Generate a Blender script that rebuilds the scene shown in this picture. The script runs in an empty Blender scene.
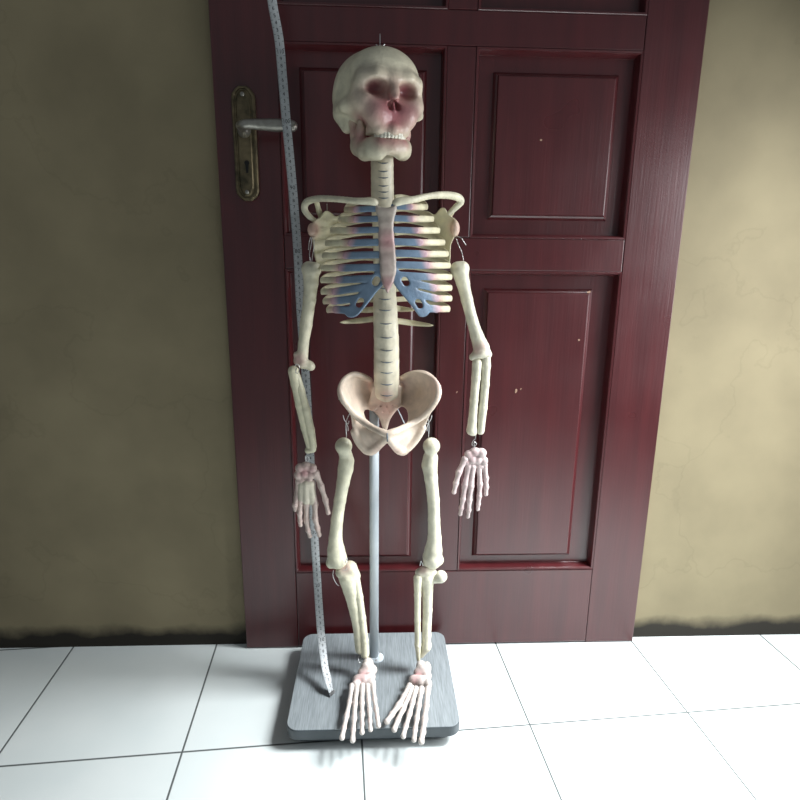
import bpy, math, random
import numpy as np
from mathutils import Vector

# ------------------------------------------------------------------ camera
S = bpy.context.scene
CX = S.collection
F = 560.0
PITCH, YAW, ROLL = math.radians(13.26), math.radians(2.5), math.radians(0.62)
CAM = np.array([0.0, -1.04, 0.784])
_f = np.array([math.sin(YAW) * math.cos(PITCH), math.cos(YAW) * math.cos(PITCH), -math.sin(PITCH)])
_r = np.array([math.cos(YAW), -math.sin(YAW), 0.0])
_u = np.cross(_r, _f)
RR = math.cos(ROLL) * _r + math.sin(ROLL) * _u
UU = math.cos(ROLL) * _u - math.sin(ROLL) * _r
FF = _f

cam = bpy.data.cameras.new('camera')
cam_o = bpy.data.objects.new('camera', cam)
CX.objects.link(cam_o)
from mathutils import Matrix
cam_o.matrix_world = Matrix(((RR[0], UU[0], -FF[0], CAM[0]), (RR[1], UU[1], -FF[1], CAM[1]),
                             (RR[2], UU[2], -FF[2], CAM[2]), (0, 0, 0, 1)))
cam.sensor_width = 36
cam.lens = 36 * F / 800
cam.clip_start = 0.02
S.camera = cam_o

# ------------------------------------------------------------------ world and lights
world = bpy.data.worlds.new('dim room daylight')
S.world = world
world.use_nodes = True
bg = world.node_tree.nodes['Background']
bg.inputs[0].default_value = (0.86, 0.94, 1.0, 1)
bg.inputs[1].default_value = 0.20


def area(name, loc, target, sx, sy, power, col, spread=180):
    l = bpy.data.lights.new(name, 'AREA')
    l.shape = 'RECTANGLE'
    l.size, l.size_y, l.energy, l.color = sx, sy, power, col
    l.spread = math.radians(spread)
    o = bpy.data.objects.new(name, l)
    CX.objects.link(o)
    o.location = loc
    d = Vector(target) - Vector(loc)
    o.rotation_euler = d.to_track_quat('-Z', 'Y').to_euler()
    return o


area('daylight_from_doorway', (1.15, -0.50, 0.75), (0.0, -0.40, 0.20), 0.6, 0.8, 11.5, (0.95, 0.98, 1.0), 150)
area('added_floor_daylight', (1.05, -0.34, 1.40), (0.34, -0.40, 0.0), 0.45, 0.5, 12, (0.94, 0.98, 1.0), 66)  # lamp added high on the right, spread narrowed to brighten the floor

S.view_settings.view_transform = 'Standard'
S.view_settings.look = 'None'
S.view_settings.gamma = 1
S.view_settings.use_curve_mapping = False
S.view_settings.exposure = 0.0


# ------------------------------------------------------------------ pixel helpers (photo frame -> point in the room)
def ray(px, py):
    return FF + RR * ((px - 400) / F) - UU * ((py - 400) / F)


def W(px, py, Y):
    d = ray(px, py)
    return CAM + d * ((Y - CAM[1]) / d[1])


def PX(p):                       # metres per pixel at a point
    return float((np.asarray(p) - CAM) @ FF) / F


def project(x, y, z):
    dx, dy, dz = x - CAM[0], y - CAM[1], z - CAM[2]
    zc = dx * FF[0] + dy * FF[1] + dz * FF[2]
    return (400 + F * (dx * RR[0] + dy * RR[1] + dz * RR[2]) / zc,
            400 - F * (dx * UU[0] + dy * UU[1] + dz * UU[2]) / zc)


# ------------------------------------------------------------------ object helpers
def tag(o, label=None, cat=None, group=None, kind=None):
    if label: o['label'] = label
    if cat: o['category'] = cat
    if group: o['group'] = group
    if kind: o['kind'] = kind
    return o


def empty(name, loc=(0, 0, 0)):
    o = bpy.data.objects.new(name, None)
    o.location = loc
    o.empty_display_size = 0.05
    CX.objects.link(o)
    return o


def link(name, verts, faces, material, parent=None, smooth=True, cols=None):
    me = bpy.data.meshes.new(name)
    verts = np.asarray(verts, dtype=float)
    org = np.zeros(3)
    if parent is not None:
        org = np.array(WORLD_LOC[parent.name])
    me.from_pydata((verts - org).tolist(), [], faces if isinstance(faces, list) else faces.tolist())
    me.update()
    if smooth:
        me.polygons.foreach_set('use_smooth', [True] * len(me.polygons))
    if cols is not None:
        a = me.color_attributes.new('paint', 'FLOAT_COLOR', 'POINT')
        c4 = np.ones((len(verts), 4), dtype=np.float32)
        c4[:, :3] = cols
        a.data.foreach_set('color', c4.ravel())
    me.materials.append(material)
    o = bpy.data.objects.new(name, me)
    CX.objects.link(o)
    if parent is not None:
        o.parent = parent
        WORLD_LOC[o.name] = tuple(org)
    return o


WORLD_LOC = {}


def root(name, loc):
    o = empty(name, loc)
    WORLD_LOC[o.name] = tuple(loc)
    return o


class MB:
    """collects simple solids into one mesh"""
    def __init__(s):
        s.v, s.f = [], []

    def add(s, v, f):
        n = len(s.v)
        s.v += [tuple(map(float, p)) for p in v]
        s.f += [tuple(i + n for i in q) for q in f]

    def box(s, x0, x1, y0, y1, z0, z1, b=0.0):
        """box, chamfered by b on its front (low y) edges"""
        if b <= 0:
            v = [(x0, y0, z0), (x1, y0, z0), (x1, y0, z1), (x0, y0, z1), (x0, y1, z0), (x1, y1, z0), (x1, y1, z1), (x0, y1, z1)]
            s.add(v, [(0, 1, 2, 3), (5, 4, 7, 6), (4, 0, 3, 7), (1, 5, 6, 2), (3, 2, 6, 7), (4, 5, 1, 0)])
            return
        rings = [(0, y1), (0, y0 + b), (b * .3, y0 + b * .3), (b, y0)]
        v = []
        for ins, y in rings:
            v += [(x0 + ins, y, z0 + ins), (x1 - ins, y, z0 + ins), (x1 - ins, y, z1 - ins), (x0 + ins, y, z1 - ins)]
        f = [(3, 2, 1, 0)]
        for k in range(3):
            for i in range(4):
                j = (i + 1) % 4
                f.append((4 * k + i, 4 * k + j, 4 * k + 4 + j, 4 * k + 4 + i))
        f.append((12, 13, 14, 15))
        s.add(v, f)

    def ringframe(s, x0, x1, z0, z1, prof):
        """profile [(inset, y)...] swept round a rectangle (a moulding, mitred corners)"""
        v, f = [], []
        for ins, y in prof:
            v += [(x0 + ins, y, z0 + ins), (x1 - ins, y, z0 + ins), (x1 - ins, y, z1 - ins), (x0 + ins, y, z1 - ins)]
        for k in range(len(prof) - 1):
            for i in range(4):
                j = (i + 1) % 4
                f.append((4 * k + i, 4 * k + j, 4 * k + 4 + j, 4 * k + 4 + i))
        s.add(v, f)

    def prism(s, poly, axis_pts, cap=True):
        """rings given explicitly"""
        pass

    def build(s, name, mat, parent=None, smooth=False):
        return link(name, s.v, s.f, mat, parent, smooth)


def catmull(pts, n):
    pts = [np.asarray(p, float) for p in pts]
    P = [2 * pts[0] - pts[1]] + pts + [2 * pts[-1] - pts[-2]]
    out = []
    for i in range(1, len(P) - 2):
        for k in range(n):
            t = k / n
            a, b, c, d = P[i - 1], P[i], P[i + 1], P[i + 2]
            out.append(.5 * ((2 * b) + (-a + c) * t + (2 * a - 5 * b + 4 * c - d) * t * t + (-a + 3 * b - 3 * c + d) * t ** 3))
    out.append(pts[-1])
    return np.array(out)


def tube(path, ra, rb=None, up=(0, 0, 1), seg=10, cap=True):
    """swept ellipse; ra along the side direction, rb along `up`"""
    path = np.asarray(path, float)
    n = len(path)
    ra = np.broadcast_to(np.asarray(ra, float), (n,))
    rb = ra if rb is None else np.broadcast_to(np.asarray(rb, float), (n,))
    T = np.gradient(path, axis=0)
    T /= np.linalg.norm(T, axis=1)[:, None] + 1e-12
    v, f = [], []
    U = np.array(up, float)
    prev = None
    for i in range(n):
        u = (U if prev is None else prev) if up is None or prev is None else U
        u = u - T[i] * (u @ T[i])
        if np.linalg.norm(u) < .15:
            u = prev if prev is not None else np.array([1., 0, 0])
            u = u - T[i] * (u @ T[i])
        u /= np.linalg.norm(u)
        prev = u
        sd = np.cross(T[i], u)
        for k in range(seg):
            a = 2 * math.pi * k / seg
            v.append(path[i] + sd * math.cos(a) * ra[i] + u * math.sin(a) * rb[i])
    for i in range(n - 1):
        for k in range(seg):
            j = (k + 1) % seg
            f.append((i * seg + k, i * seg + j, (i + 1) * seg + j, (i + 1) * seg + k))
    if cap:
        f.append(tuple(range(seg))[::-1])
        f.append(tuple((n - 1) * seg + k for k in range(seg)))
    return v, f


def wire(name, pts, r, mat, parent, n=6):
    v, f = tube(catmull(pts, n), r, seg=6)
    return link(name, v, f, mat, parent)


# ------------------------------------------------------------------ signed distance modelling
def smin(a, b, k):
    h = np.clip(.5 + .5 * (b - a) / k, 0, 1)
    return b + (a - b) * h - k * h * (1 - h)


class Field:
    def __init__(s, lo, hi, h):
        s.lo = np.array(lo, float)
        s.h = h
        n = np.ceil((np.array(hi) - s.lo) / h).astype(int) + 1
        s.n = n
        s.ax = [(s.lo[i] + h * np.arange(n[i])).astype(np.float32) for i in range(3)]
        s.F = np.full(tuple(n), 1.0, np.float32)

    def sub(s, lo, hi, m):
        sl = []
        for i in range(3):
            a = int(max(0, math.floor((lo[i] - m - s.lo[i]) / s.h)))
            b = int(min(s.n[i], math.ceil((hi[i] + m - s.lo[i]) / s.h) + 1))
            sl.append(slice(a, max(b, a)))
        g = [s.ax[0][sl[0]][:, None, None], s.ax[1][sl[1]][None, :, None], s.ax[2][sl[2]][None, None, :]]
        return tuple(sl), g

    def put(s, sl, d, k, cut=False):
        if cut:
            s.F[sl] = -smin(-s.F[sl], d, k)
        else:
            cur = s.F[sl]
            s.F[sl] = smin(cur, d, k)
        return s

    def cone(s, a, b, ra, rb, k=.002, cut=False, flat=None):
        a, b = np.asarray(a, float), np.asarray(b, float)
        R = max(ra, rb)
        sl, (x, y, z) = s.sub(np.minimum(a, b) - R, np.maximum(a, b) + R, k + 2 * s.h)
        d = b - a
        L = float(d @ d) + 1e-12
        t = np.clip(((x - a[0]) * d[0] + (y - a[1]) * d[1] + (z - a[2]) * d[2]) / L, 0, 1)
        dist = np.sqrt((x - a[0] - t * d[0]) ** 2 + (y - a[1] - t * d[1]) ** 2 + (z - a[2] - t * d[2]) ** 2) - (ra + (rb - ra) * t)
        return s.put(sl, dist, k, cut)

    def chain(s, pts, rads, k=.002, cut=False):
        for i in range(len(pts) - 1):
            s.cone(pts[i], pts[i + 1], rads[i], rads[i + 1], k, cut)
        return s

    def ell(s, c, r, k=.002, cut=False, M=None):
        c = np.asarray(c, float)
        R = max(r)
        sl, (x, y, z) = s.sub(c - R, c + R, k + 2 * s.h)
        x, y, z = x - c[0], y - c[1], z - c[2]
        if M is not None:
            x, y, z = (M[0][0] * x + M[1][0] * y + M[2][0] * z, M[0][1] * x + M[1][1] * y + M[2][1] * z,
                       M[0][2] * x + M[1][2] * y + M[2][2] * z)
        k0 = np.sqrt((x / r[0]) ** 2 + (y / r[1]) ** 2 + (z / r[2]) ** 2)
        k1 = np.sqrt((x / r[0] ** 2) ** 2 + (y / r[1] ** 2) ** 2 + (z / r[2] ** 2) ** 2) + 1e-9
        return s.put(sl, k0 * (k0 - 1) / k1, k, cut)

    def plate(s, shape, depth, half, px, k=.002, lo=None, hi=None, rnd=.7):
        """shape(u,v) 2-d distance in photo pixels, depth(u,v) -> wall distance, half thickness in metres"""
        sl, (x, y, z) = s.sub(s.lo if lo is None else lo, (s.lo + s.h * s.n) if hi is None else hi, 0)
        u, v = project(x, y, z)
        d2 = shape(u, v) * px
        dy = np.abs(y - depth(u, v)) - half
        r = half * rnd
        a, b = d2 + r, dy + r
        dist = np.minimum(np.maximum(a, b), 0) + np.sqrt(np.maximum(a, 0) ** 2 + np.maximum(b, 0) ** 2) - r
        return s.put(sl, dist.astype(np.float32), k)

    def mesh(s, smooth=1):
        A = s.F
        sg = A < 0
        nx, ny, nz = A.shape
        c = [(i, j, k) for i in (0, 1) for j in (0, 1) for k in (0, 1)]
        cnt = np.zeros((nx - 1, ny - 1, nz - 1), np.int8)
        for i, j, k in c:
            cnt += sg[i:nx - 1 + i, j:ny - 1 + j, k:nz - 1 + k]
        act = (cnt > 0) & (cnt < 8)
        idx = np.argwhere(act)
        acc = np.zeros((len(idx), 3))
        num = np.zeros(len(idx))
        edges = [(a, b) for a in c for b in c if sum(b[t] - a[t] for t in range(3)) == 1 and all(b[t] >= a[t] for t in range(3))]
        I, J, K = idx.T
        for a, b in edges:
            va = A[I + a[0], J + a[1], K + a[2]]
            vb = A[I + b[0], J + b[1], K + b[2]]
            m = (va < 0) != (vb < 0)
            t = np.where(m, va / np.where(m, va - vb, 1), 0)
            for q in range(3):
                acc[:, q] += np.where(m, a[q] + t * (b[q] - a[q]), 0)
            num += m
        V = s.lo + s.h * (idx + acc / num[:, None])
        ids = np.full(act.shape, -1, np.int64)
        ids[I, J, K] = np.arange(len(idx))
        faces = []
        for ax in range(3):
            o1, o2 = (ax + 1) % 3, (ax + 2) % 3
            s0 = [slice(None)] * 3
            s1 = [slice(None)] * 3
            s0[ax] = slice(0, A.shape[ax] - 1)
            s1[ax] = slice(1, A.shape[ax])
            ch = sg[tuple(s0)] != sg[tuple(s1)]
            e = np.argwhere(ch)
            e = e[(e[:, o1] > 0) & (e[:, o2] > 0) & (e[:, o1] < A.shape[o1] - 1) & (e[:, o2] < A.shape[o2] - 1)]
            ins = sg[e[:, 0], e[:, 1], e[:, 2]]
            q = []
            for d1, d2 in ((-1, -1), (0, -1), (0, 0), (-1, 0)):
                g = e.copy()
                g[:, o1] += d1
                g[:, o2] += d2
                q.append(ids[g[:, 0], g[:, 1], g[:, 2]])
            q = np.stack(q, 1)
            q[~ins] = q[~ins][:, ::-1]
            faces.append(q)
        Fc = np.concatenate(faces)
        for _ in range(smooth):                      # light laplacian smoothing
            sm = np.zeros_like(V)
            ct = np.zeros(len(V))
            for k in range(4):
                np.add.at(sm, Fc[:, k], V[Fc[:, (k + 1) % 4]] + V[Fc[:, (k + 3) % 4]])
                np.add.at(ct, Fc[:, k], 2)
            V = V * .4 + .6 * sm / np.maximum(ct, 1)[:, None]
        return V, Fc


def sd_poly(poly, rounded=True):
    P = np.array(poly, float)
    if rounded:
        n_ = len(P)
        q = []
        for i in range(n_):
            a, b, c, d = P[i - 1], P[i], P[(i + 1) % n_], P[(i + 2) % n_]
            for t in (0, .34, .67):
                q.append(.5 * ((2 * b) + (-a + c) * t + (2 * a - 5 * b + 4 * c - d) * t * t + (-a + 3 * b - 3 * c + d) * t ** 3))
        P = np.array(q)

    def f(u, v):
        d = np.full(np.broadcast(u, v).shape, 1e9, np.float32)
        s = np.ones(d.shape, np.float32)
        n = len(P)
        for i in range(n):
            j = i - 1
            ex, ey = P[j][0] - P[i][0], P[j][1] - P[i][1]
            wx, wy = u - P[i][0], v - P[i][1]
            t = np.clip((wx * ex + wy * ey) / (ex * ex + ey * ey + 1e-9), 0, 1)
            d = np.minimum(d, (wx - ex * t) ** 2 + (wy - ey * t) ** 2)
            c1, c2, c3 = v >= P[i][1], v < P[j][1], ex * wy > ey * wx
            fl = (c1 & c2 & c3) | (~c1 & ~c2 & ~c3)
            s = np.where(fl, -s, s)
        return s * np.sqrt(d)
    return f


def sd_seg(a, b, r):
    def f(u, v):
        ex, ey = b[0] - a[0], b[1] - a[1]
        wx, wy = u - a[0], v - a[1]
        t = np.clip((wx * ex + wy * ey) / (ex * ex + ey * ey + 1e-9), 0, 1)
        return np.sqrt((wx - ex * t) ** 2 + (wy - ey * t) ** 2) - r
    return f


def sd_union(fs, k=1.5):
    def f(u, v):
        d = fs[0](u, v)
        for g in fs[1:]:
            d = smin(d, g(u, v), k)
        return d
    return f


def sd_cut(f0, holes):
    def f(u, v):
        d = f0(u, v)
        for g in holes:
            d = np.maximum(d, -g(u, v))
        return d
    return f


def rbf(ctrl, base=None):
    """thin plate surface through (u, v, Y) control points"""
    C = np.array(ctrl, float)
    uv = C[:, :2] / 50
    n = len(C)
    D = np.linalg.norm(uv[:, None] - uv[None], axis=2)
    K = D ** 2 * np.log(D + 1e-9)
    K += np.eye(n) * .02
    A = np.zeros((n + 3, n + 3))
    A[:n, :n] = K
    A[:n, n] = 1
    A[:n, n + 1:] = uv
    A[n, :n] = 1
    A[n + 1:, :n] = uv.T
    w = np.linalg.solve(A, np.concatenate([C[:, 2], np.zeros(3)]))

    def f(u, v):
        out = w[n] + w[n + 1] * u / 50 + w[n + 2] * v / 50
        for i in range(n):
            d = (u / 50 - uv[i, 0]) ** 2 + (v / 50 - uv[i, 1]) ** 2
            out = out + w[i] * .5 * d * np.log(d + 1e-12)
        return out
    return f


# ------------------------------------------------------------------ materials
def new_mat(name, col, rough=.5, metal=0., spec=.5):
    m = bpy.data.materials.new(name)
    m.use_nodes = True
    nt = m.node_tree
    b = nt.nodes['Principled BSDF']
    b.inputs['Base Color'].default_value = (*col, 1)
    b.inputs['Roughness'].default_value = rough
    b.inputs['Metallic'].default_value = metal
    b.inputs['Specular IOR Level'].default_value = spec
    return m, nt, b


def N(nt, t, **kw):
    n = nt.nodes.new(t)
    for k, v in kw.items():
        setattr(n, k, v)
    return n


def noise_mat(name, c0, c1, scale, rough=.5, metal=0, spec=.5, bump=0., stretch=(1, 1, 1), detail=6, lo=.3, hi=.7, bdist=.002):
    m, nt, b = new_mat(name, c0, rough, metal, spec)
    tc = N(nt, 'ShaderNodeTexCoord')
    mp = N(nt, 'ShaderNodeMapping')
    mp.inputs['Scale'].default_value = stretch
    nz = N(nt, 'ShaderNodeTexNoise')
    nz.inputs['Scale'].default_value = scale
    nz.inputs['Detail'].default_value = detail
    cr = N(nt, 'ShaderNodeValToRGB')
    cr.color_ramp.elements[0].position = lo
    cr.color_ramp.elements[1].position = hi
    cr.color_ramp.elements[0].color = (*c0, 1)
    cr.color_ramp.elements[1].color = (*c1, 1)
    nt.links.new(tc.outputs['Object'], mp.inputs[0])
    nt.links.new(mp.outputs[0], nz.inputs['Vector'])
    nt.links.new(nz.outputs['Fac'], cr.inputs[0])
    nt.links.new(cr.outputs[0], b.inputs['Base Color'])
    if bump:
        bp = N(nt, 'ShaderNodeBump')
        bp.inputs['Strength'].default_value = bump
        bp.inputs['Distance'].default_value = bdist
        nt.links.new(nz.outputs['Fac'], bp.inputs['Height'])
        nt.links.new(bp.outputs[0], b.inputs['Normal'])
    return m, nt, b


# bone-coloured plastic, tint from the painted colour attribute, fine pitting
def bone_material(name, rough, bump, speck):
    m, nt, b = new_mat(name, (.8, .75, .6), rough)
    at = N(nt, 'ShaderNodeAttribute')
    at.attribute_name = 'paint'
    tc = N(nt, 'ShaderNodeTexCoord')
    nz = N(nt, 'ShaderNodeTexNoise')
    nz.inputs['Scale'].default_value = 260
    nz.inputs['Detail'].default_value = 3
    n2 = N(nt, 'ShaderNodeTexNoise')
    n2.inputs['Scale'].default_value = 55
    n2.inputs['Detail'].default_value = 4
    mr = N(nt, 'ShaderNodeMapRange')
    mr.inputs['From Min'].default_value = .3
    mr.inputs['From Max'].default_value = .7
    mr.inputs['To Min'].default_value = 1 - speck
    mr.inputs['To Max'].default_value = 1.06
    mx = N(nt, 'ShaderNodeMix', data_type='RGBA', blend_type='MULTIPLY')
    mx.inputs['Factor'].default_value = 1
    nt.links.new(tc.outputs['Object'], nz.inputs['Vector'])
    nt.links.new(tc.outputs['Object'], n2.inputs['Vector'])
    nt.links.new(n2.outputs['Fac'], mr.inputs['Value'])
    nt.links.new(at.outputs['Color'], mx.inputs['A'])
    nt.links.new(mr.outputs[0], mx.inputs['B'])
    nt.links.new(mx.outputs['Result'], b.inputs['Base Color'])
    bp = N(nt, 'ShaderNodeBump')
    bp.inputs['Strength'].default_value = bump
    bp.inputs['Distance'].default_value = .0012
    nt.links.new(nz.outputs['Fac'], bp.inputs['Height'])
    nt.links.new(bp.outputs[0], b.inputs['Normal'])
    b.inputs['Subsurface Weight'].default_value = .0
    return m


BONE = bone_material('bone coloured plastic', .36, .5, .24)
CART = bone_material('blue painted cartilage', .33, .5, .28)
CREAM = np.array([.71, .665, .50])
PINK = np.array([.62, .25, .24])
PALEPINK = np.array([.74, .50, .44])
BLUE = np.array([.155, .225, .315])

wood_paint, nt, b = noise_mat('maroon door paint', (.048, .0070, .0088), (.070, .0100, .0120), 3.0, rough=.24, spec=.72, bump=0, stretch=(14, 14, 1.2), detail=8)
# worn brushwork: slightly uneven gloss and grain bump
tc = N(nt, 'ShaderNodeTexCoord'); mp = N(nt, 'ShaderNodeMapping'); mp.inputs['Scale'].default_value = (60, 60, 2.2)
g1 = N(nt, 'ShaderNodeTexNoise'); g1.inputs['Scale'].default_value = 4; g1.inputs['Detail'].default_value = 6
nt.links.new(tc.outputs['Object'], mp.inputs[0]); nt.links.new(mp.outputs[0], g1.inputs['Vector'])
bp = N(nt, 'ShaderNodeBump'); bp.inputs['Strength'].default_value = .35; bp.inputs['Distance'].default_value = .0006
nt.links.new(g1.outputs['Fac'], bp.inputs['Height']); nt.links.new(bp.outputs[0], b.inputs['Normal'])
g2 = N(nt, 'ShaderNodeTexNoise'); g2.inputs['Scale'].default_value = 9
mr = N(nt, 'ShaderNodeMapRange'); mr.inputs['To Min'].default_value = .22; mr.inputs['To Max'].default_value = .40
nt.links.new(tc.outputs['Object'], g2.inputs['Vector']); nt.links.new(g2.outputs['Fac'], mr.inputs['Value']); nt.links.new(mr.outputs[0], b.inputs['Roughness'])
DOOR = wood_paint

# plaster wall: olive beige, blotched, cracked, with damp stain along the foot
WALLM, nt, b = noise_mat('stained olive plaster', (.20, .165, .098), (.27, .225, .135), 6, rough=.85, bump=.35, detail=10, bdist=.004)
base_link = [l for l in nt.links if l.to_socket == b.inputs['Base Color']][0].from_socket
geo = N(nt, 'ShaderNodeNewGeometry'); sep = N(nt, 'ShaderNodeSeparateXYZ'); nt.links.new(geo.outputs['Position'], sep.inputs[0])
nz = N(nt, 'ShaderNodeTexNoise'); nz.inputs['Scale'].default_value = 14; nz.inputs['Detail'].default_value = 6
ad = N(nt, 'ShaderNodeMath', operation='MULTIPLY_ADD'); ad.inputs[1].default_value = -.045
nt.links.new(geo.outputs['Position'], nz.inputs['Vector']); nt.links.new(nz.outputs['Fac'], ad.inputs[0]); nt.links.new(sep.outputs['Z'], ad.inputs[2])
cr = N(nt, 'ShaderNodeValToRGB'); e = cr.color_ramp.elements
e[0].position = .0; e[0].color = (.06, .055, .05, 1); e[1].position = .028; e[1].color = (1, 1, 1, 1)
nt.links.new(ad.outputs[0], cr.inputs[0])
vc = N(nt, 'ShaderNodeTexVoronoi', feature='DISTANCE_TO_EDGE'); vc.inputs['Scale'].default_value = 3.2
vn = N(nt, 'ShaderNodeTexNoise'); vn.inputs['Scale'].default_value = 5; vn.inputs['Detail'].default_value = 8
va = N(nt, 'ShaderNodeMix', data_type='RGBA'); va.inputs['Factor'].default_value = .35
nt.links.new(geo.outputs['Position'], vn.inputs['Vector']); nt.links.new(geo.outputs['Position'], va.inputs['A']); nt.links.new(vn.outputs['Color'], va.inputs['B'])
nt.links.new(va.outputs['Result'], vc.inputs['Vector'])
c2 = N(nt, 'ShaderNodeValToRGB'); e = c2.color_ramp.elements; e[0].color = (.66, .64, .6, 1); e[1].position = .012; e[1].color = (1, 1, 1, 1)
nt.links.new(vc.outputs['Distance'], c2.inputs[0])
m1 = N(nt, 'ShaderNodeMix', data_type='RGBA', blend_type='MULTIPLY'); m1.inputs['Factor'].default_value = 1
m2 = N(nt, 'ShaderNodeMix', data_type='RGBA', blend_type='MULTIPLY'); m2.inputs['Factor'].default_value = .22
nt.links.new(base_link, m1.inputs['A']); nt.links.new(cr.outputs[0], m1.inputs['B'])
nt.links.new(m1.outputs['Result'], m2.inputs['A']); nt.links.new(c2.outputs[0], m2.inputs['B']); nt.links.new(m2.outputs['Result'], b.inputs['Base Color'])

# floor: white glazed tiles with thin dark grout
FLOORM, nt, b = new_mat('white glazed tile', (.8, .83, .82), .16)
TILE, ANG, OX, OY = .297, math.radians(3.8), -.0245, -.2375
geo = N(nt, 'ShaderNodeNewGeometry')
mp = N(nt, 'ShaderNodeMapping', vector_type='TEXTURE')
mp.inputs['Location'].default_value = (OX, OY, 0)
mp.inputs['Rotation'].default_value = (0, 0, ANG)
mp.inputs['Scale'].default_value = (TILE, TILE, 1)
nt.links.new(geo.outputs['Position'], mp.inputs[0])
sep = N(nt, 'ShaderNodeSeparateXYZ')
nt.links.new(mp.outputs[0], sep.inputs[0])
ds = []
for ax in 'XY':
    fr = N(nt, 'ShaderNodeMath', operation='PINGPONG')
    fr.inputs[1].default_value = .5
    nt.links.new(sep.outputs[ax], fr.inputs[0])
    ds.append(fr)
mn = N(nt, 'ShaderNodeMath', operation='MINIMUM')
nt.links.new(ds[0].outputs[0], mn.inputs[0]); nt.links.new(ds[1].outputs[0], mn.inputs[1])
cr = N(nt, 'ShaderNodeValToRGB'); e = cr.color_ramp.elements
e[0].position = .0034; e[0].color = (.045, .05, .052, 1); e[1].position = .0052; e[1].color = (1, 1, 1, 1)
nt.links.new(mn.outputs[0], cr.inputs[0])
nz = N(nt, 'ShaderNodeTexNoise'); nz.inputs['Scale'].default_value = 6; nz.inputs['Detail'].default_value = 6
nt.links.new(geo.outputs['Position'], nz.inputs['Vector'])
c2 = N(nt, 'ShaderNodeValToRGB'); e = c2.color_ramp.elements
e[0].position = .3; e[0].color = (.66, .715, .71, 1); e[1].position = .7; e[1].color = (.73, .77, .76, 1)
nt.links.new(nz.outputs['Fac'], c2.inputs[0])
m1 = N(nt, 'ShaderNodeMix', data_type='RGBA', blend_type='MULTIPLY'); m1.inputs['Factor'].default_value = 1
nt.links.new(c2.outputs[0], m1.inputs['A']); nt.links.new(cr.outputs[0], m1.inputs['B']); nt.links.new(m1.outputs['Result'], b.inputs['Base Color'])
bp = N(nt, 'ShaderNodeBump'); bp.inputs['Strength'].default_value = .6; bp.inputs['Distance'].default_value = .001
nt.links.new(cr.outputs[0], bp.inputs['Height']); nt.links.new(bp.outputs[0], b.inputs['Normal'])

BOARDM, _, _ = noise_mat('grey wood grain laminate', (.15, .17, .18), (.30, .33, .345), 60, rough=.34, stretch=(9, .5, 1), detail=8, lo=.25, hi=.75, bump=.1, bdist=.0005)
BOARDE, _, _ = noise_mat('dark board edging', (.035, .045, .052), (.055, .068, .078), 30, rough=.4)
RUBBER, _, _ = noise_mat('black rubber', (.012, .012, .013), (.02, .02, .021), 60, rough=.8)
POLEM, _, _ = noise_mat('pale grey enamelled steel', (.56, .62, .67), (.66, .72, .76), 20, rough=.3, spec=.5)
WIREM, _, _ = noise_mat('bright steel wire', (.5, .5, .5), (.7, .7, .7), 200, rough=.3, metal=1)
BRASS, _, _ = noise_mat('tarnished brass', (.07, .06, .038), (.24, .19, .11), 60, rough=.38, metal=.85, bump=.15, bdist=.0006)
LEVERM, _, _ = noise_mat('dull nickel', (.25, .24, .21), (.42, .40, .36), 70, rough=.36, metal=.8)
DARK, _, _ = noise_mat('dark keyhole', (.004, .004, .004), (.008, .008, .008), 60, rough=.9)
TAPEM, _, _ = noise_mat('pale grey tape', (.38, .40, .41), (.46, .48, .49), 60, rough=.45)
INK, _, _ = noise_mat('black print', (.012, .012, .014), (.02, .02, .022), 60, rough=.5)
REDINK, _, _ = noise_mat('red print', (.35, .03, .03), (.42, .04, .04), 60, rough=.5)
DISCM, _, _ = noise_mat('slate blue disc paint', (.10, .12, .145), (.19, .22, .25), 120, rough=.4)
TOOTH, _, _ = noise_mat('ivory teeth', (.72, .68, .56), (.82, .79, .69), 90, rough=.28)

# ------------------------------------------------------------------ setting
fl = MB(); fl.box(-3.0, 3.0, -3.2, .10, -.05, 0)
tag(fl.build('floor', FLOORM), 'white glazed square floor tiles with thin dark grout', kind='structure')

WX0, WX1, WY = -.272, .556, .016
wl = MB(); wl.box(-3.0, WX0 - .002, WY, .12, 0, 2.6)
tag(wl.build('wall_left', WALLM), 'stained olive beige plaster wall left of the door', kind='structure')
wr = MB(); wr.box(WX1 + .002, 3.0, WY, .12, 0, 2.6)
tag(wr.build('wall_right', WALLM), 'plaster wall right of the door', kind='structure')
wt = MB(); wt.box(WX0 - .002, WX1 + .002, WY, .12, 2.05, 2.6)
tag(wt.build('wall_top', WALLM), 'plaster wall above the door', kind='structure')

# door: stiles, rails, raised panels
DT = 2.04
door = root('door_1', (.14, 0, 0))
tag(door, 'dark maroon painted panelled wooden door', kind='structure')
G = .0012


def member(name, x0, x1, z0, z1):
    m = MB(); m.box(x0, x1, 0, .04, z0, z1, .0016)
    return m.build(name, DOOR, door)


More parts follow.
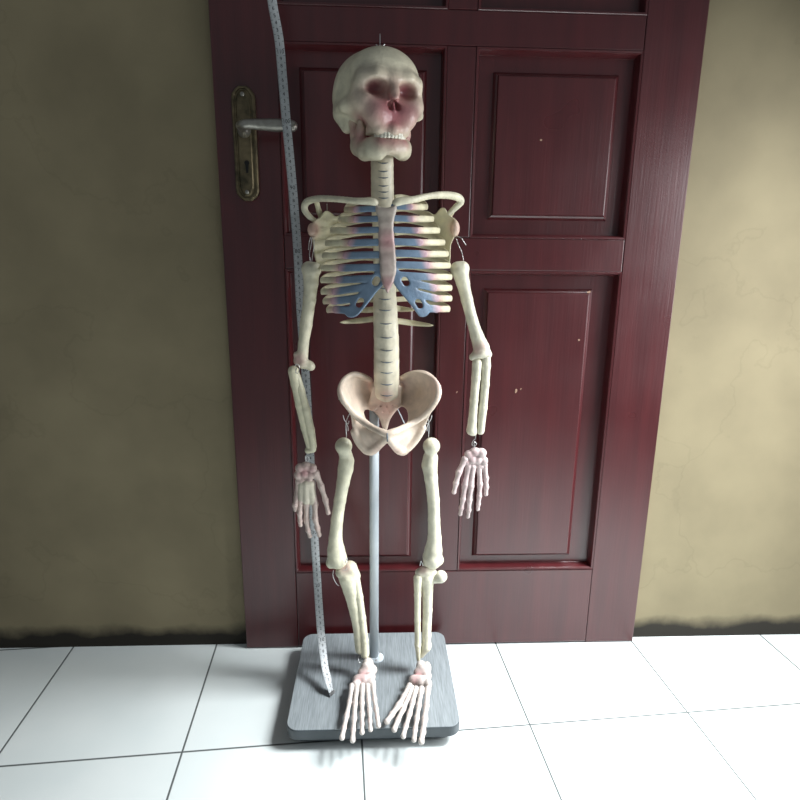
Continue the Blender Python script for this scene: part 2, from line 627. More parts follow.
XL, XM0, XM1, XR = -.164, .118, .167, .452
member('stile', WX0, XL - 0, .002, DT)
member('stile', XR, WX1, .002, DT)
ZS = [(.004, .176), (.781, .838), (1.146, 1.199), (1.62, 1.70), (1.96, DT)]
for z0, z1 in ZS:
    member('rail', XL + G * .5, XR - G * .5, z0, z1)
ZP = [(.176, .781), (.838, 1.146), (1.199, 1.62), (1.70, 1.96)]
for z0, z1 in ZP:
    member('mullion', XM0, XM1, z0 + G * .4, z1 - G * .4)
    for side, (x0, x1) in enumerate(((XL, XM0), (XM1, XR))):
        m = MB()
        fi = .037                      # bevelled margin round the raised field
        low = z0 < .5
        m.box(x0 - .004, x1 + .004, .017, .03, z0 - .004, z1 + .004)
        m.ringframe(x0 + (.036 if low else .037), x1 - (.036 if not low else .05), z0 + (.029 if low else .037), z1 - (.037 if not low else .036),
                    [(-.004, .0172), (0, .0125), (.003, .0105), (.0045, .0075), (.006, .0072)])
        X0, X1, Z0, Z1 = x0 + (.036 if low else .037) + .006, x1 - (.036 if not low else .05) - .006, z0 + (.029 if low else .037) + .006, z1 - (.037 if not low else .036) - .006
        m.add([(X0, .0072, Z0), (X1, .0072, Z0), (X1, .0072, Z1), (X0, .0072, Z1)], [(0, 1, 2, 3)])
        m.build('panel', DOOR, door)
        mm = MB()
        mm.ringframe(x0, x1, z0, z1, [(-.001, .003), (0, .0005), (.0012, -.001), (.004, -.0005), (.0055, .003), (.0065, .008), (.0072, .012), (.0078, .0165), (.0085, .0175)])
        mm.build('moulding', DOOR, door)

# door handle on the left stile (a fitting of the door)
hp0, hp1 = W(245.5, 86, -.004), W(245.5, 201, -.004)
hx = float((hp0[0] + hp1[0]) / 2); hz0, hz1 = float(hp1[2]), float(hp0[2])
hw = 11.6 * PX(W(245, 143, -.004))
def handle_outline(w, ins):
    zt, zb = hz1 - ins, hz0 + ins
    w = w - ins
    c = .018
    pts = []
    for z, s in ((zb, -1), (zt, 1)):
        arr = [(-w, z - s * c), (-w * .92, z - s * c * .62), (-w * .62, z - s * c * .22), (-w * .3, z - s * .0), (w * .3, z), (w * .62, z - s * c * .22), (w * .92, z - s * c * .62), (w, z - s * c)]
        if s == 1:
            arr = arr[::-1]
        pts += arr
    return pts
m = MB()
prof = [(0, 0), (0, -.006), (.0016, -.0085), (.0045, -.0092), (.0055, -.0075), (.0075, -.0075), (.0095, -.0092), (.011, -.0095)]
rings = [[(hx + x, y, z) for x, z in handle_outline(hw, ins)] for ins, y in prof]
n = len(rings[0]); v = [p for r in rings for p in r]; f = []
for k in range(len(rings) - 1):
    for i in range(n):
        j = (i + 1) % n
        f.append((k * n + i, k * n + j, (k + 1) * n + j, (k + 1) * n + i))
f.append(tuple((len(rings) - 1) * n + i for i in range(n)))
m.add(v, f)
plate = m.build('handle_plate', BRASS, door)
tag(plate, 'tarnished brass handle plate')
# keyhole
kz = float(W(246, 166, -.0095)[2]); kx = float(W(247, 166, -.0095)[0])
m = MB()
kp = [(kx + .0042 * math.cos(a), -.0098, kz + .005 + .0042 * math.sin(a)) for a in np.linspace(-.9, math.pi + .9, 14)] + [(kx - .0018, -.0098, kz - .011), (kx + .0018, -.0098, kz - .011)]
kb = [(x, -.0092, z) for x, y, z in kp]; n = len(kp)
m.add(kp + kb, [tuple(range(n))] + [(i, (i + 1) % n, (i + 1) % n + n, i + n) for i in range(n)])
m.build('keyhole', DARK, plate)
for zz in (hz0 + .014, hz1 - .014):
    v, f = tube([(hx, -.0093, zz), (hx, -.0118, zz), (hx, -.0125, zz)], [.0036, .0034, .001], seg=12)
    link('screw', v, f, LEVERM, plate)
# lever: boss, neck, grip bending to the right with a bulbous tip
lv = W(239, 126, -.01)
a0 = np.array([hx + .0, -.008, float(W(246, 131, -.008)[2])])
FL = Field((a0[0] - .02, -.075, a0[2] - .02), (a0[0] + .14, -.004, a0[2] + .02), .0009)
tip = W(292, 126, -.05)
FL.cone(a0, a0 + [0, -.008, 0], .0115, .0095, .002)
FL.cone(a0 + [0, -.008, 0], a0 + [.001, -.036, 0], .0062, .0062, .003)
gp = catmull([a0 + [.001, -.036, 0], a0 + [.012, -.047, 0], W(258, 124.5, -.05), W(272, 125, -.05), W(284, 125.5, -.05), tip], 4)
gr = np.interp(np.linspace(0, 1, len(gp)), [0, .2, .45, .7, .86, 1], [.0066, .0068, .0086, .0098, .0084, .0090])
FL.chain(gp, gr, .0015)
V, Fc = FL.mesh()
link('lever', V, Fc, LEVERM, plate)

# chips and scratches in the paint
CHIP, _, _ = noise_mat('bare wood chip', (.28, .16, .10), (.42, .28, .2), 300, rough=.7)
for (u, v_, w_, h_, yy) in ((541, 140, 2.6, 2.2, .0071), (516, 391, 2.2, 5.5, .0071), (579, 340, 2.0, 2.4, .0071), (521, 389, 1.2, 2.2, .0071), (457, 392, 1.2, 2.0, -.0002), (589, 292, 3.5, 2.4, .009)):
    c = W(u, v_, yy - .0004); sx_ = PX(c)
    ang = [(math.cos(t) * w_ * .5 * (1 + .3 * math.sin(3 * t + u)), math.sin(t) * h_ * .5 * (1 + .3 * math.cos(2 * t + u))) for t in np.linspace(0, 2 * math.pi, 10)[:-1]]
    tp = [c + np.array([(a + .25 * b_) * sx_, 0, b_ * sx_]) for a, b_ in ang]
    bt = [q + np.array([0, .0006, 0]) for q in tp]
    n = len(tp)
    link('paint_chip', tp + bt, [tuple(range(n))] + [(i, (i + 1) % n, (i + 1) % n + n, i + n) for i in range(n)], CHIP, door, smooth=False)

# ------------------------------------------------------------------ display stand: board, feet, pole, flange
BX0, BX1, BY0, BY1, BZ0, BZ1 = -.149, .142, -.262, -.012, .022, .042
pole_at = W(374.2, 658, -.09)
stand = root('display_stand', (float(pole_at[0]), -.137, 0))
tag(stand, 'grey wood-grain base board with a thin pale steel pole, on the floor by the door', 'stand')


def rrect(x0, x1, y0, y1, r, n=8):
    pts = []
    for cx, cy, a0_ in ((x1 - r, y0 + r, -90), (x1 - r, y1 - r, 0), (x0 + r, y1 - r, 90), (x0 + r, y0 + r, 180)):
        for k in range(n + 1):
            a = math.radians(a0_ + 90 * k / n)
            pts.append((cx + r * math.cos(a), cy + r * math.sin(a)))
    return pts


def slab(name, x0, x1, y0, y1, z0, z1, r, bev, mat, parent):
    rings = [(bev, z0), (bev * .3, z0 + bev * .3), (0, z0 + bev), (0, z1 - bev), (bev * .3, z1 - bev * .3), (bev, z1)]
    v, f = [], []
    n = None
    for ins, z in rings:
        p = rrect(x0 + ins, x1 - ins, y0 + ins, y1 - ins, r)
        n = len(p)
        v += [(x, y, z) for x, y in p]
    for k in range(len(rings) - 1):
        for i in range(n):
            j = (i + 1) % n
            f.append((k * n + i, k * n + j, (k + 1) * n + j, (k + 1) * n + i))
    f.append(tuple(range(n))[::-1])
    f.append(tuple((len(rings) - 1) * n + i for i in range(n)))
    return link(name, v, f, mat, parent, smooth=False)


board = slab('base_board', BX0, BX1, BY0, BY1, BZ0, BZ1 - .0012, .02, .0012, BOARDE, stand)
slab('laminate_top', BX0 + .0006, BX1 - .0006, BY0 + .0006, BY1 - .0006, BZ1 - .0013, BZ1, .0195, .0003, BOARDM, board)
slab('plinth', BX0 + .012, BX1 - .012, BY0 + .014, BY1 - .012, .006, .0222, .015, .001, BOARDE, stand)
for x in (BX0 + .035, BX1 - .035):
    for y in (BY0 + .035, BY1 - .035):
        v, f = tube([(x, y, 0), (x, y, .003), (x, y, .0065)], [.011, .012, .012], seg=16, up=(0, 1, 0))
        link('foot', v, f, RUBBER, stand)
px_ = float(pole_at[0]); PR = 4.6 * PX(W(374, 560, -.09))
v, f = tube([(px_, -.09, BZ1), (px_, -.09, .3), (px_, -.09, float(W(375, 392, -.09)[2]))], PR, seg=24, up=(0, 1, 0))
link('pole', v, f, POLEM, stand)
v, f = tube([(px_ + .002, -.09, BZ1 - .0002), (px_ + .002, -.09, BZ1 + .002), (px_ + .002, -.09, BZ1 + .0035), (px_ + .002, -.09, BZ1 + .006)], [.0165, .0165, .0145, PR + .0015], seg=28, up=(0, 1, 0))
fln = link('pole_flange', v, f, POLEM, stand)
for a in (40, 160, 280):
    a = math.radians(a)
    c = (px_ + .002 + .0118 * math.cos(a), -.09 + .0118 * math.sin(a))
    v, f = tube([(c[0], c[1], BZ1 + .002), (c[0], c[1], BZ1 + .0052), (c[0], c[1], BZ1 + .0056)], [.0022, .0022, .001], seg=8, up=(0, 1, 0))
    link('screw', v, f, WIREM, fln)

# ------------------------------------------------------------------ skeleton
sk = root('skeleton_model', (float(pole_at[0]) + .015, -.13, BZ1))
tag(sk, 'cream plastic anatomical skeleton with blue rib cartilage, hanging in front of the maroon door', 'skeleton')


def paint(V, base, spots, spread_noise=.0):
    """spots: (centre, radius, colour, strength)"""
    c = np.tile(np.asarray(base, float), (len(V), 1))
    for ctr, r, col, st in spots:
        d2 = ((V - np.asarray(ctr)) ** 2).sum(1) / (r * r)
        w = (st * np.exp(-d2 * 1.2))[:, None]
        c = c * (1 - w) + np.asarray(col) * w
    return c


def bounds(pts, m):
    P = np.array(pts)
    return P.min(0) - m, P.max(0) + m


# ---- skull
SC = PX(W(385, 100, -.13))
YS = math.radians(20)
skc = W(378, 89, -.125)
cy_, sy_ = math.cos(YS), math.sin(YS)
# local (x viewer right, y forward to viewer, z up) in photo-pixel units
EX = np.array([cy_, sy_, 0]); EY = np.array([sy_, -cy_, 0]); EZ = np.array([0, 0, 1.])
TILT = math.radians(3)
EYt = EY * math.cos(TILT) - EZ * math.sin(TILT); EZt = EZ * math.cos(TILT) + EY * math.sin(TILT)
EY, EZ = EYt, EZt
MS = np.stack([EX, EY, EZ], 1)     # columns


_o = project(*skc)
_ka = (project(*(skc + SC * 20 * np.array([0, -1., 0])))[1] - _o[1]) / -20
_kb = (project(*(skc + SC * 20 * np.array([0, 0, 1.])))[1] - _o[1]) / -20
ZF = .95 / _kb


def zmap(y, z):
    return (.95 * z + (.33 - _ka) * y * .94 * np.clip((y + 10) / 40, 0, 1)) / _kb


def L(x, y, z):
    z = z if z > -30 else -30 + (z + 30) * .85
    return skc + SC * (EX * x + EY * y + EZ * zmap(y, z))


def LL(V):
    return (V - skc) @ np.stack([EX, EY, EZ], 1) / SC


SK = Field(skc - np.array([.09, .115, .17]), skc + np.array([.095, .10, .085]), .0011)


def se(x, y, z, rx, ry, rz, k=3, cut=False):
    SK.ell(L(x, y, z), (rx * SC, ry * SC, rz * SC * ZF), k * SC, cut, MS)


def sc(pts, rads, k=3, cut=False, fld=None):
    (fld or SK).chain([L(*p) for p in pts], [r * SC for r in rads], k * SC, cut)


se(0, -6, -1, 42, 46, 42, 1)                       # braincase
se(0, 18, 6, 34, 24, 31, 8)                       # forehead
se(0, -10, -16, 41, 38, 31, 10)                    # low back of the head
se(0, 12, -26, 35, 24, 22, 8)                       # skull base
for s in (-1, 1):
    sc([(s * 34, -10, -30), (s * 31, -4, -46)], [9, 6], 8)          # mastoid
    sc([(s * 3, 41, 0), (s * 16, 40, 1), (s * 27, 33, -1), (s * 29, 27, -8)], [4, 4.2, 4, 4], 9)     # brow
    sc([(s * 29, 27, -8), (s * 31, 25, -18), (s * 26, 33, -25)], [4.5, 5.5, 6], 8)     # outer orbit to cheek
    sc([(s * 28, 29, -24), (s * 38.5, 14, -24), (s * 39, 2, -24)], [7, 5.5, 5], 7)     # cheek bone
    sc([(s * 22, 34, -26), (s * 15, 39, -38), (s * 11, 40, -52)], [9, 9, 7], 8)     # maxilla pillars
sc([(0, 40, -4), (0, 45, -13), (0, 49, -20)], [6, 4.4, 3.2], 5)     # nasal bones
se(0, 30, -36, 22, 16, 18, 8)
sc([(-16, 26, -54), (-12, 39, -55), (0, 45, -56), (12, 39, -55), (16, 26, -54)], [5, 5, 5, 5, 5], 4)  # upper gum ridge
for s in (-1, 1):
    SK.ell(L(s * 15.4, 43, -10), (10.8 * SC, 14 * SC, 6.4 * SC), 4 * SC, True, MS)
    se(s * 49, 22, -6, 9, 24, 18, 10, True)        # temple hollow
    SK.cone(L(s * 3.4, 51, -30), L(s * 3.0, 39, -26), 3.7 * SC, 3.2 * SC, 1.2 * SC, True)
SK.cone(L(0, 53, -27), L(0, 41, -23), 3.0 * SC, 2.8 * SC, 1 * SC, True)
sc([(0, 46, -34), (0, 43, -24)], [1.3, 1.1], 1)   # septum
V, Fc = SK.mesh()
lv_ = LL(V)
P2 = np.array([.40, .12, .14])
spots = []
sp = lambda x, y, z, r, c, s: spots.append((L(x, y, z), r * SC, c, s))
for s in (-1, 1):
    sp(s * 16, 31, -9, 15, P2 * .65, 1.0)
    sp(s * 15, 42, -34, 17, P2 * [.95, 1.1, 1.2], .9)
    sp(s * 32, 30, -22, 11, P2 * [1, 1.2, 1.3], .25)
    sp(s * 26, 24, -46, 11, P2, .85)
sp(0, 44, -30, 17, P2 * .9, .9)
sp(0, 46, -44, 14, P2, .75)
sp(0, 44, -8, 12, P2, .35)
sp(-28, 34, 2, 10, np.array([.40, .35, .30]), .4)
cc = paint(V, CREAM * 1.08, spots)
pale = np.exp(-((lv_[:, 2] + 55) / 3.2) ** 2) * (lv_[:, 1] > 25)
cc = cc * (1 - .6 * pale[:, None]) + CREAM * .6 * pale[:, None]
skull = link('skull', V, Fc, BONE, sk, cols=cc)

JW = Field(skc - np.array([.09, .115, .175]), skc + np.array([.095, .05, -.03]), .0011)
sc([(-24, 9, -75), (-21, 24, -81), (-17, 34, -82), (-11, 39, -81.5), (0, 41, -79), (9, 39, -78), (14, 34, -77), (19, 24, -77), (22, 9, -73)], [6.5, 7, 6.5, 6.5, 6.5, 6.5, 6.3, 6.5, 6.2], 6, fld=JW)
sc([(-22, 14, -72), (-15, 31, -74), (-9, 37.5, -74), (0, 39, -74), (9, 37.5, -74), (15, 31, -73), (22, 14, -72)], [6.6, 6.6, 6.2, 6.2, 6.2, 6.6, 6.6], 7, fld=JW)
for s in (-1, 1):
    sc([(s * 24, 8, -68), (s * 24, 7, -56), (s * 25, 3, -40), (s * 26, -2, -34)], [6.5, 6, 6, 6], 4, fld=JW)
    sc([(s * 23, 15, -66), (s * 24, 19, -54), (s * 25, 20, -44)], [6, 4, 2.6], 4, fld=JW)
JW.ell(L(0, 40, -90), (7 * SC, 14 * SC, 3.5 * SC), 4 * SC, True, MS)
V, Fc = JW.mesh()
spots = []
for s in (-1, 1):
    sp(s * 24, 22, -64, 12, P2, .75); sp(s * 12, 44, -69, 8, P2, .75)
    sp(s * 29, 12, -50, 12, P2, .6)
sp(0, 46, -69, 11, P2, .75)
link('lower_jaw', V, Fc, BONE, skull, cols=paint(V, CREAM, spots))
# teeth: one small mesh each
for row, z, n_t, hgt in ((0, -60.2, 12, 1.7), (1, -64.0, 12, 1.6)):
    for k in range(n_t):
        a = math.radians(-76 + 152 * (k + .5) / n_t)
        x, y = 15.5 * math.sin(a), 31.5 + 15.5 * math.cos(a)
        w = 1.75 if 2 < k < n_t - 3 else 2.0
        c = L(x, y, z)
        ax = EX * math.cos(a) - EY * math.sin(a)
        ay = EX * math.sin(a) + EY * math.cos(a)
        vs, fs = [], []
        for (zz, q) in ((-1, .72), (-.8, .95), (.2, 1), (1, .8)):
            for tt in range(10):
                t = 2 * math.pi * tt / 10
                cx_, sx_ = math.cos(t), math.sin(t)
                pw = .6
                vs.append(c + SC * (ax * w * q * np.sign(cx_) * abs(cx_) ** pw + ay * 1.7 * q * np.sign(sx_) * abs(sx_) ** pw + EZ * hgt * zz * (1 if row == 0 else -1)))
        for r_ in range(3):
            for i in range(10):
                fs.append((r_ * 10 + i, r_ * 10 + (i + 1) % 10, (r_ + 1) * 10 + (i + 1) % 10, (r_ + 1) * 10 + i))
        fs += [tuple(range(10))[::-1], tuple(range(30, 40))]
        link('tooth', vs, fs, TOOTH, skull)
# hook and spring on top
top = W(380, 47.5, -.115)
wire('hanging_hook', [top, top + [0, 0, .006], top + [0, 0, .018]], .0007, WIREM, skull)
wire('hanging_hook', [top + [-.006, 0, .004], top + [-.002, 0, .001], top + [0, 0, .003], top + [.003, 0, .001], top + [.007, 0, .005]], .0009, WIREM, skull)

# ---- spine
def spine_y(py):
    return float(np.interp(py, [150, 200, 240, 290, 340, 400], [-.118, -.112, -.10, -.112, -.126, -.108]))
def spine_x(py):
    return float(np.interp(py, [150, 200, 290, 345, 400], [382, 382.5, 384.5, 386.5, 386.5]))
def spine_w(py):
    return float(np.interp(py, [150, 206, 240, 285, 300, 345, 385, 400], [11.2, 11.4, 10, 11, 11.8, 12.6, 12.8, 11.5]))
discs = [156.5, 164.5, 172.7, 179, 187, 193, 199, 208, 218, 228, 238, 248, 258, 268, 278, 288, 298.7, 309.5, 322.7, 336.5, 349, 360.6, 371, 382.5, 393.4]
lo, hi = bounds([W(350, 140, -.15), W(420, 410, -.06)], .004)
SPF = Field(lo, hi, .0012)
for a, b_ in zip(discs[:-1], discs[1:]):
    mid = (a + b_) / 2
    x, y, w = spine_x(mid), spine_y(mid), spine_w(mid)
    p0, p1 = W(x, a + 1.2, spine_y(a)), W(x, b_ - 1.2, spine_y(b_))
    s_ = PX(p0)
    c = (p0 + p1) / 2
    hz = abs(p0[2] - p1[2]) / 2
    for dx in (-1, 1):
        q = np.array([dx * w * s_ * .34, 0, 0])
        SPF.cone(p0 + q, p1 + q, w * s_ * .66, w * s_ * .66, .0018)
    SPF.cone(p0, p1, w * s_ * .8, w * s_ * .8, .0018)
    # arches and processes behind
    SPF.cone(c, c + [0, .026, -.004], .005, .0035, .003)
V, Fc = SPF.mesh()
spots = [(W(386, 396, -.13), .014, PALEPINK, .8)]
spine = link('spine', V, Fc, BONE, sk, cols=paint(V, np.array([.80, .735, .57]), spots))
for py in discs[1:]:
    if 203 < py < 285:
        continue
    x, y, w = spine_x(py), spine_y(py), spine_w(py)
    c = W(x + (1 if py < 210 else 0), py, y)
    s_ = PX(c)
    rad = w * s_ * .80
    rr_ = 4.6 if py < 210 else 5.6
    pts = []
    for t in np.linspace(-1, 1, 9):
        dx = rr_ * s_ * t
        pts.append(c + [dx, -math.sqrt(max(rad ** 2 - dx ** 2, 0)) + .0002, -.0012 * (1 - t * t) + .0006])
    v, f = tube(pts, .0018, np.interp(np.linspace(-1, 1, 9), [-1, 0, 1], [.0004, .0013, .0004]), seg=8)
    link('disc', v, f, DISCM, spine)

# ---- front cartilage depth shared by ribs
def front_y(u):
    return -.196 + .030 * (np.abs(u - 386) / 60.) ** 2


def mixc(a, b_, t):
    t = np.clip(t, 0, 1)[:, None]
    return a * (1 - t) + b_ * t


LY = [209.5, 219.5, 230.5, 243, 255.5, 268, 280, 291.5, 301, 309.5]
RY = [207, 219, 230.5, 242.5, 254, 265.5, 277, 288, 298.5, 309]
LX = [344, 338, 330, 325, 322, 320.5, 320.5, 321, 323, 326.5]
RX = [428, 434, 440, 445, 448.5, 450.5, 452, 452, 452, 450]
LT = [356, 356, 355, 351, 346, 341, 339, 335, 334, 336]
RT = [410, 411, 416, 420, 424, 427, 431, 434, 436, 437]
NR = len(LY)
for side in (-1, 1):
    for i in range(NR):
        yf, xe, xt = (LY[i], LX[i], LT[i]) if side < 0 else (RY[i], RX[i], RT[i])
        cx = 386
        fr = abs(xe - cx)
        ylat = yf + (.6 if side < 0 else .2)
        yb = yf - 7.5
        Ylat = -.128
        pts = [W(cx + side * 9, yb - 2, -.100), W(cx + side * fr * .38, yb - 2.5, -.078), W(cx + side * fr * .68, yb + .5, -.080),
               W(cx + side * fr * .90, yb + 3.5, -.100), W(xe - side * 1.0, ylat - .5, Ylat), W(xe - side * 3, yf, -.150),
               W(xe - side * (fr * .16), yf, -.168 + .0), W(xt, yf, float(front_y(xt)))]
        # keep spacing sensible near the front
        if abs(xt - (xe - side * fr * .16)) < 4:
            pts.pop(-2)
        path = catmull(pts, 6)
        nn = len(path)
        s_ = PX(pts[-1])
        t = np.linspace(0, 1, nn)
        rv = np.interp(t, [0, .1, .5, .8, 1], [2.9, 2.9, 2.8, 3.4, 3.4]) * s_
        rh = np.interp(t, [0, .1, .5, 1], [1.9, 1.4, 1.3, 1.5]) * s_
        v, f = tube(path, rh, rv, seg=10)
        V = np.array(v)
        u_, _ = project(V[:, 0], V[:, 1], V[:, 2])
        near = (V[:, 1] < -.135)
        tt = np.where(near, 1 - (np.abs(u_ - xt) - 1) / 9., 0)
        cols = mixc(np.tile(CREAM * [1, .99, .93], (len(V), 1)), np.array([.60, .33, .33]), tt)
        link('rib', v, f, BONE, sk, cols=cols)
    # floating ribs
    for (x1, y1, y0_) in (((340, 322.5, 318.5), (352, 311, 309)) if side < 0 else ((433, 325.5, 320.5), (414, 310, 308))):
        pts = [W(386 + side * 9, y0_, -.105), W(386 + side * (abs(x1 - 386) * .55), (y0_ + y1) / 2, -.095), W(x1, y1, -.115)]
        path = catmull(pts, 6)
        t = np.linspace(0, 1, len(path))
        v, f = tube(path, np.interp(t, [0, .9, 1], [.003, .0025, .0008]), np.interp(t, [0, .5, .9, 1], [.0052, .005, .003, .0008]), seg=10)
        link('rib', v, f, BONE, sk, cols=np.tile(CREAM * [1, .97, .88], (len(v), 1)))
    # cartilage
    shapes = []
    for i in range(7):
        yf, xt = (LY[i], LT[i]) if side < 0 else (RY[i], RT[i])
        xs = (377.5 if i < 4 else 379.5) if side < 0 else (394 if i < 4 else 396)
        ys = yf - .8 if i < 6 else yf - 2
        shapes.append(sd_seg((xs, ys), (xt, yf), 3.3 if i < 3 else 3.8))
    for i in range(7, 10):
        yf, xt = (LY[i], LT[i]) if side < 0 else (RY[i], RT[i])
        if side < 0:
            tgt = [(372, yf - 5.5), (364, yf - 3.5), (352, yf + 1)][i - 7]
        else:
            tgt = [(403, yf - 7), (413, yf - 6), (424, yf - 1)][i - 7]
        shapes.append(sd_seg(tgt, (xt, yf), 3.9))
    if side < 0:
        band = [(381, 262), (374, 273), (366, 284), (357, 295), (349, 306), (345, 313), (349, 317.5), (357, 316), (366, 306), (376, 293), (383.5, 284), (384, 272)]
        holes = [sd_seg((376.8, 279.8), (375.4, 282.5), 3.4), sd_seg((361, 301), (359, 304.5), 3.0)]
    else:
        band = [(392, 262), (400, 272), (409, 281), (418, 290), (425, 300), (430, 307), (428, 315), (420, 317), (413, 308), (404, 297), (394.5, 285), (391, 275)]
        holes = [sd_seg((404.5, 280), (406.2, 283), 3.1), sd_seg((418, 302), (420, 305.5), 2.9)]
    shp = sd_cut(sd_union(shapes + [sd_poly(band)], 1.6), holes)
    allp = [W(x, y, -.17) for x in (332 if side < 0 else 390, 384 if side < 0 else 442) for y in (200, 322)] + [W(386, 250, -.20)]
    lo, hi = bounds(allp, .006)
    CF = Field(lo, hi, .0011)
    CF.plate(shp, lambda u, v: front_y(u), .0026, PX(W(386, 260, -.19)), rnd=.9)
    V, Fc = CF.mesh(1)
    u_, v_ = project(V[:, 0], V[:, 1], V[:, 2])
    xt_ = np.interp(v_, LY if side < 0 else RY, LT if side < 0 else RT)
    tt = 1 - (side * (xt_ - u_) + 1) / 6.
    cols = mixc(np.tile(BLUE, (len(V), 1)), np.array([.52, .33, .37]), tt)
    tag(link('rib_cartilage', V, Fc, CART, sk, cols=cols), 'blue painted rib cartilage')

# ---- sternum
shp = sd_poly([(375.5, 204), (380, 206.5), (386, 207.5), (391, 206.5), (396, 203.5), (397, 208), (395, 217), (393.5, 226), (394.5, 240), (396, 256),
               (396.5, 270), (394, 281), (389.5, 290), (387.5, 293.5), (385, 289), (381, 280), (379.5, 268), (379, 252), (378, 238), (378.5, 226), (377, 216), (375, 209)])
lo, hi = bounds([W(370, 198, -.185), W(402, 298, -.21)], .006)
ST = Field(lo, hi, .0009)
ST.plate(shp, lambda u, v: -.1975 + .0022 * np.cos((v - 205) / 12. * 2 * np.pi) * .35 + .000015 * (u - 387) ** 2 * 1.2, .0042, PX(W(386, 250, -.19)), rnd=.95)
V, Fc = ST.mesh()
spots = [(W(388, 241, -.2), .016, np.array([.55, .22, .25]), .6), (W(387, 284, -.2), .013, np.array([.48, .22, .24]), .7), (W(386, 262, -.2), .012, np.array([.5, .36, .34]), .5)]
link('breastbone', V, Fc, CART, sk, cols=paint(V, np.array([.44, .38, .33]), spots))

# ---- clavicles and shoulder blades
for side in (-1, 1):
    if side < 0:
        cp = [W(375.5, 203, -.195), W(371, 201.5, -.195), W(355, 201, -.190), W(335, 199, -.168), W(318, 198.8, -.140), W(307, 202, -.118), W(304.5, 209, -.112), W(309, 216, -.112), W(316, 221.5, -.110)]
        cr_ = [3.6, 4.2, 3.6, 3.5, 3.8, 4.2, 4.0, 3.6, 2.6]
        poly = [(327, 210.5), (331, 212.5), (336, 216), (343, 213), (350, 211), (350, 219), (344, 232), (338, 250), (332, 266), (324, 268), (316, 262), (313, 246), (312, 232), (314, 221), (320, 217), (323.5, 212)]
        dep = rbf([(327, 209, -.112), (345, 215, -.088), (314, 235, -.108), (330, 240, -.086), (316, 260, -.100), (332, 264, -.080)])
        gl = W(312.5, 230, -.114); glr = (5.5, 7.5)
        sp1 = [W(317, 203.5, -.112), W(319, 211, -.104), W(321.5, 219, -.100)]
        spots = [(gl, .013, np.array([.48, .17, .20]), .95)]
    else:
        cp = [W(395.5, 203, -.195), W(400, 201.5, -.195), W(414, 199.5, -.188), W(430, 196, -.168), W(445, 195, -.140), W(457, 197, -.120), W(461, 201.5, -.114), W(456, 207, -.112), W(449, 213.5, -.110)]
        cr_ = [4.2, 4.6, 3.8, 3.6, 4.4, 4.6, 4.2, 4.0, 3.0]
        poly = [(441.5, 207.5), (445.5, 208.5), (449, 215), (456, 220), (457, 232), (451, 245), (450, 262), (443, 268), (436, 264), (430, 245), (424, 228), (419, 216), (427, 211), (434, 214.5), (438, 211)]
        dep = rbf([(442, 206, -.112), (424, 214, -.088), (455, 228, -.108), (440, 238, -.086), (450, 260, -.098), (436, 262, -.080)])
        gl = W(455, 229, -.114); glr = (5.2, 8.5)
        sp1 = [W(452, 212, -.110), W(449, 217, -.104), W(446, 222, -.100)]
        spots = [(gl, .014, np.array([.60, .30, .30]), .9)]
    s_ = PX(cp[0])
    path = catmull(cp, 5)
    lo, hi = bounds(path, .010)
    CL = Field(lo, hi, .0010)
    CL.chain(path, np.interp(np.linspace(0, 1, len(path)), np.linspace(0, 1, len(cr_)), cr_) * s_ * .87, .001)
    V, Fc = CL.mesh()
    link('collarbone', V, Fc, BONE, sk, cols=paint(V, CREAM, []))
    lo, hi = bounds([W(p[0], p[1], -.13) for p in poly] + [W(p[0], p[1], -.07) for p in poly] + [gl], .012)
    SB = Field(lo, hi, .0011)
    SB.plate(sd_poly(poly), dep, .0024, s_, rnd=.9)
    SB.ell(gl, (glr[0] * s_, .009, glr[1] * s_), .004)
    SB.chain(sp1, [.0042, .0040, .004], .003)
    V, Fc = SB.mesh()
    link('shoulder_blade', V, Fc, BONE, sk, cols=paint(V, CREAM * [1, .99, .9], spots))


# ---- long bones: list of (px, py, Y, r px)
def bone(name, segs, spots=(), base=CREAM, h=.0010, k=.0025, parent=None, extra=None):
    pts = []
    for chain in segs:
        pts += [W(p[0], p[1], p[2]) for p in chain]
    lo, hi = bounds(pts, .016)
    B = Field(lo, hi, h)
    for chain in segs:
        P = [W(p[0], p[1], p[2]) for p in chain]
        R = [p[3] * PX(q) for p, q in zip(chain, P)]
        if len(P) == 1:
            B.ell(P[0], (R[0],) * 3, k)
        else:
            B.chain(P, R, k)
    if extra: extra(B)
    V, Fc = B.mesh()
    return link(name, V, Fc, BONE, parent or sk, cols=paint(V, base, [(W(a, b_, c), r, col, st) for a, b_, c, r, col, st in spots]))


YA = -.118
PK = np.array([.62, .36, .34])
bone('upper_arm_bone', [[(309, 269, YA, 7.6), (314, 269.5, YA - .004, 7.4)], [(311, 272, YA, 8.6), (311, 283, YA, 7.2), (309.5, 300, YA, 6.3), (306, 325, YA, 6.1), (303.5, 344, YA, 5.2), (302.5, 356, YA, 5.6)],
                        [(298, 361, YA, 4.6), (303, 363, YA, 5.6), (309, 365, YA, 4.6)], [(297, 355, YA, 3.6), (299, 360, YA, 4)], [(310.8, 366.5, YA, 4.4)]],
     [(297, 360, YA - .01, .014, PK * .85, .85), (312, 264, YA - .01, .010, np.array([.55, .53, .47]), .4)])
bone('forearm_bone', [[(293.5, 371, YA - .004, 5.6), (296, 384, YA - .004, 5.2), (300, 405, YA - .004, 4.6), (305, 428, YA - .004, 4.0), (309.5, 446, YA - .004, 3.4)]], base=CREAM * [1, 1, .97])
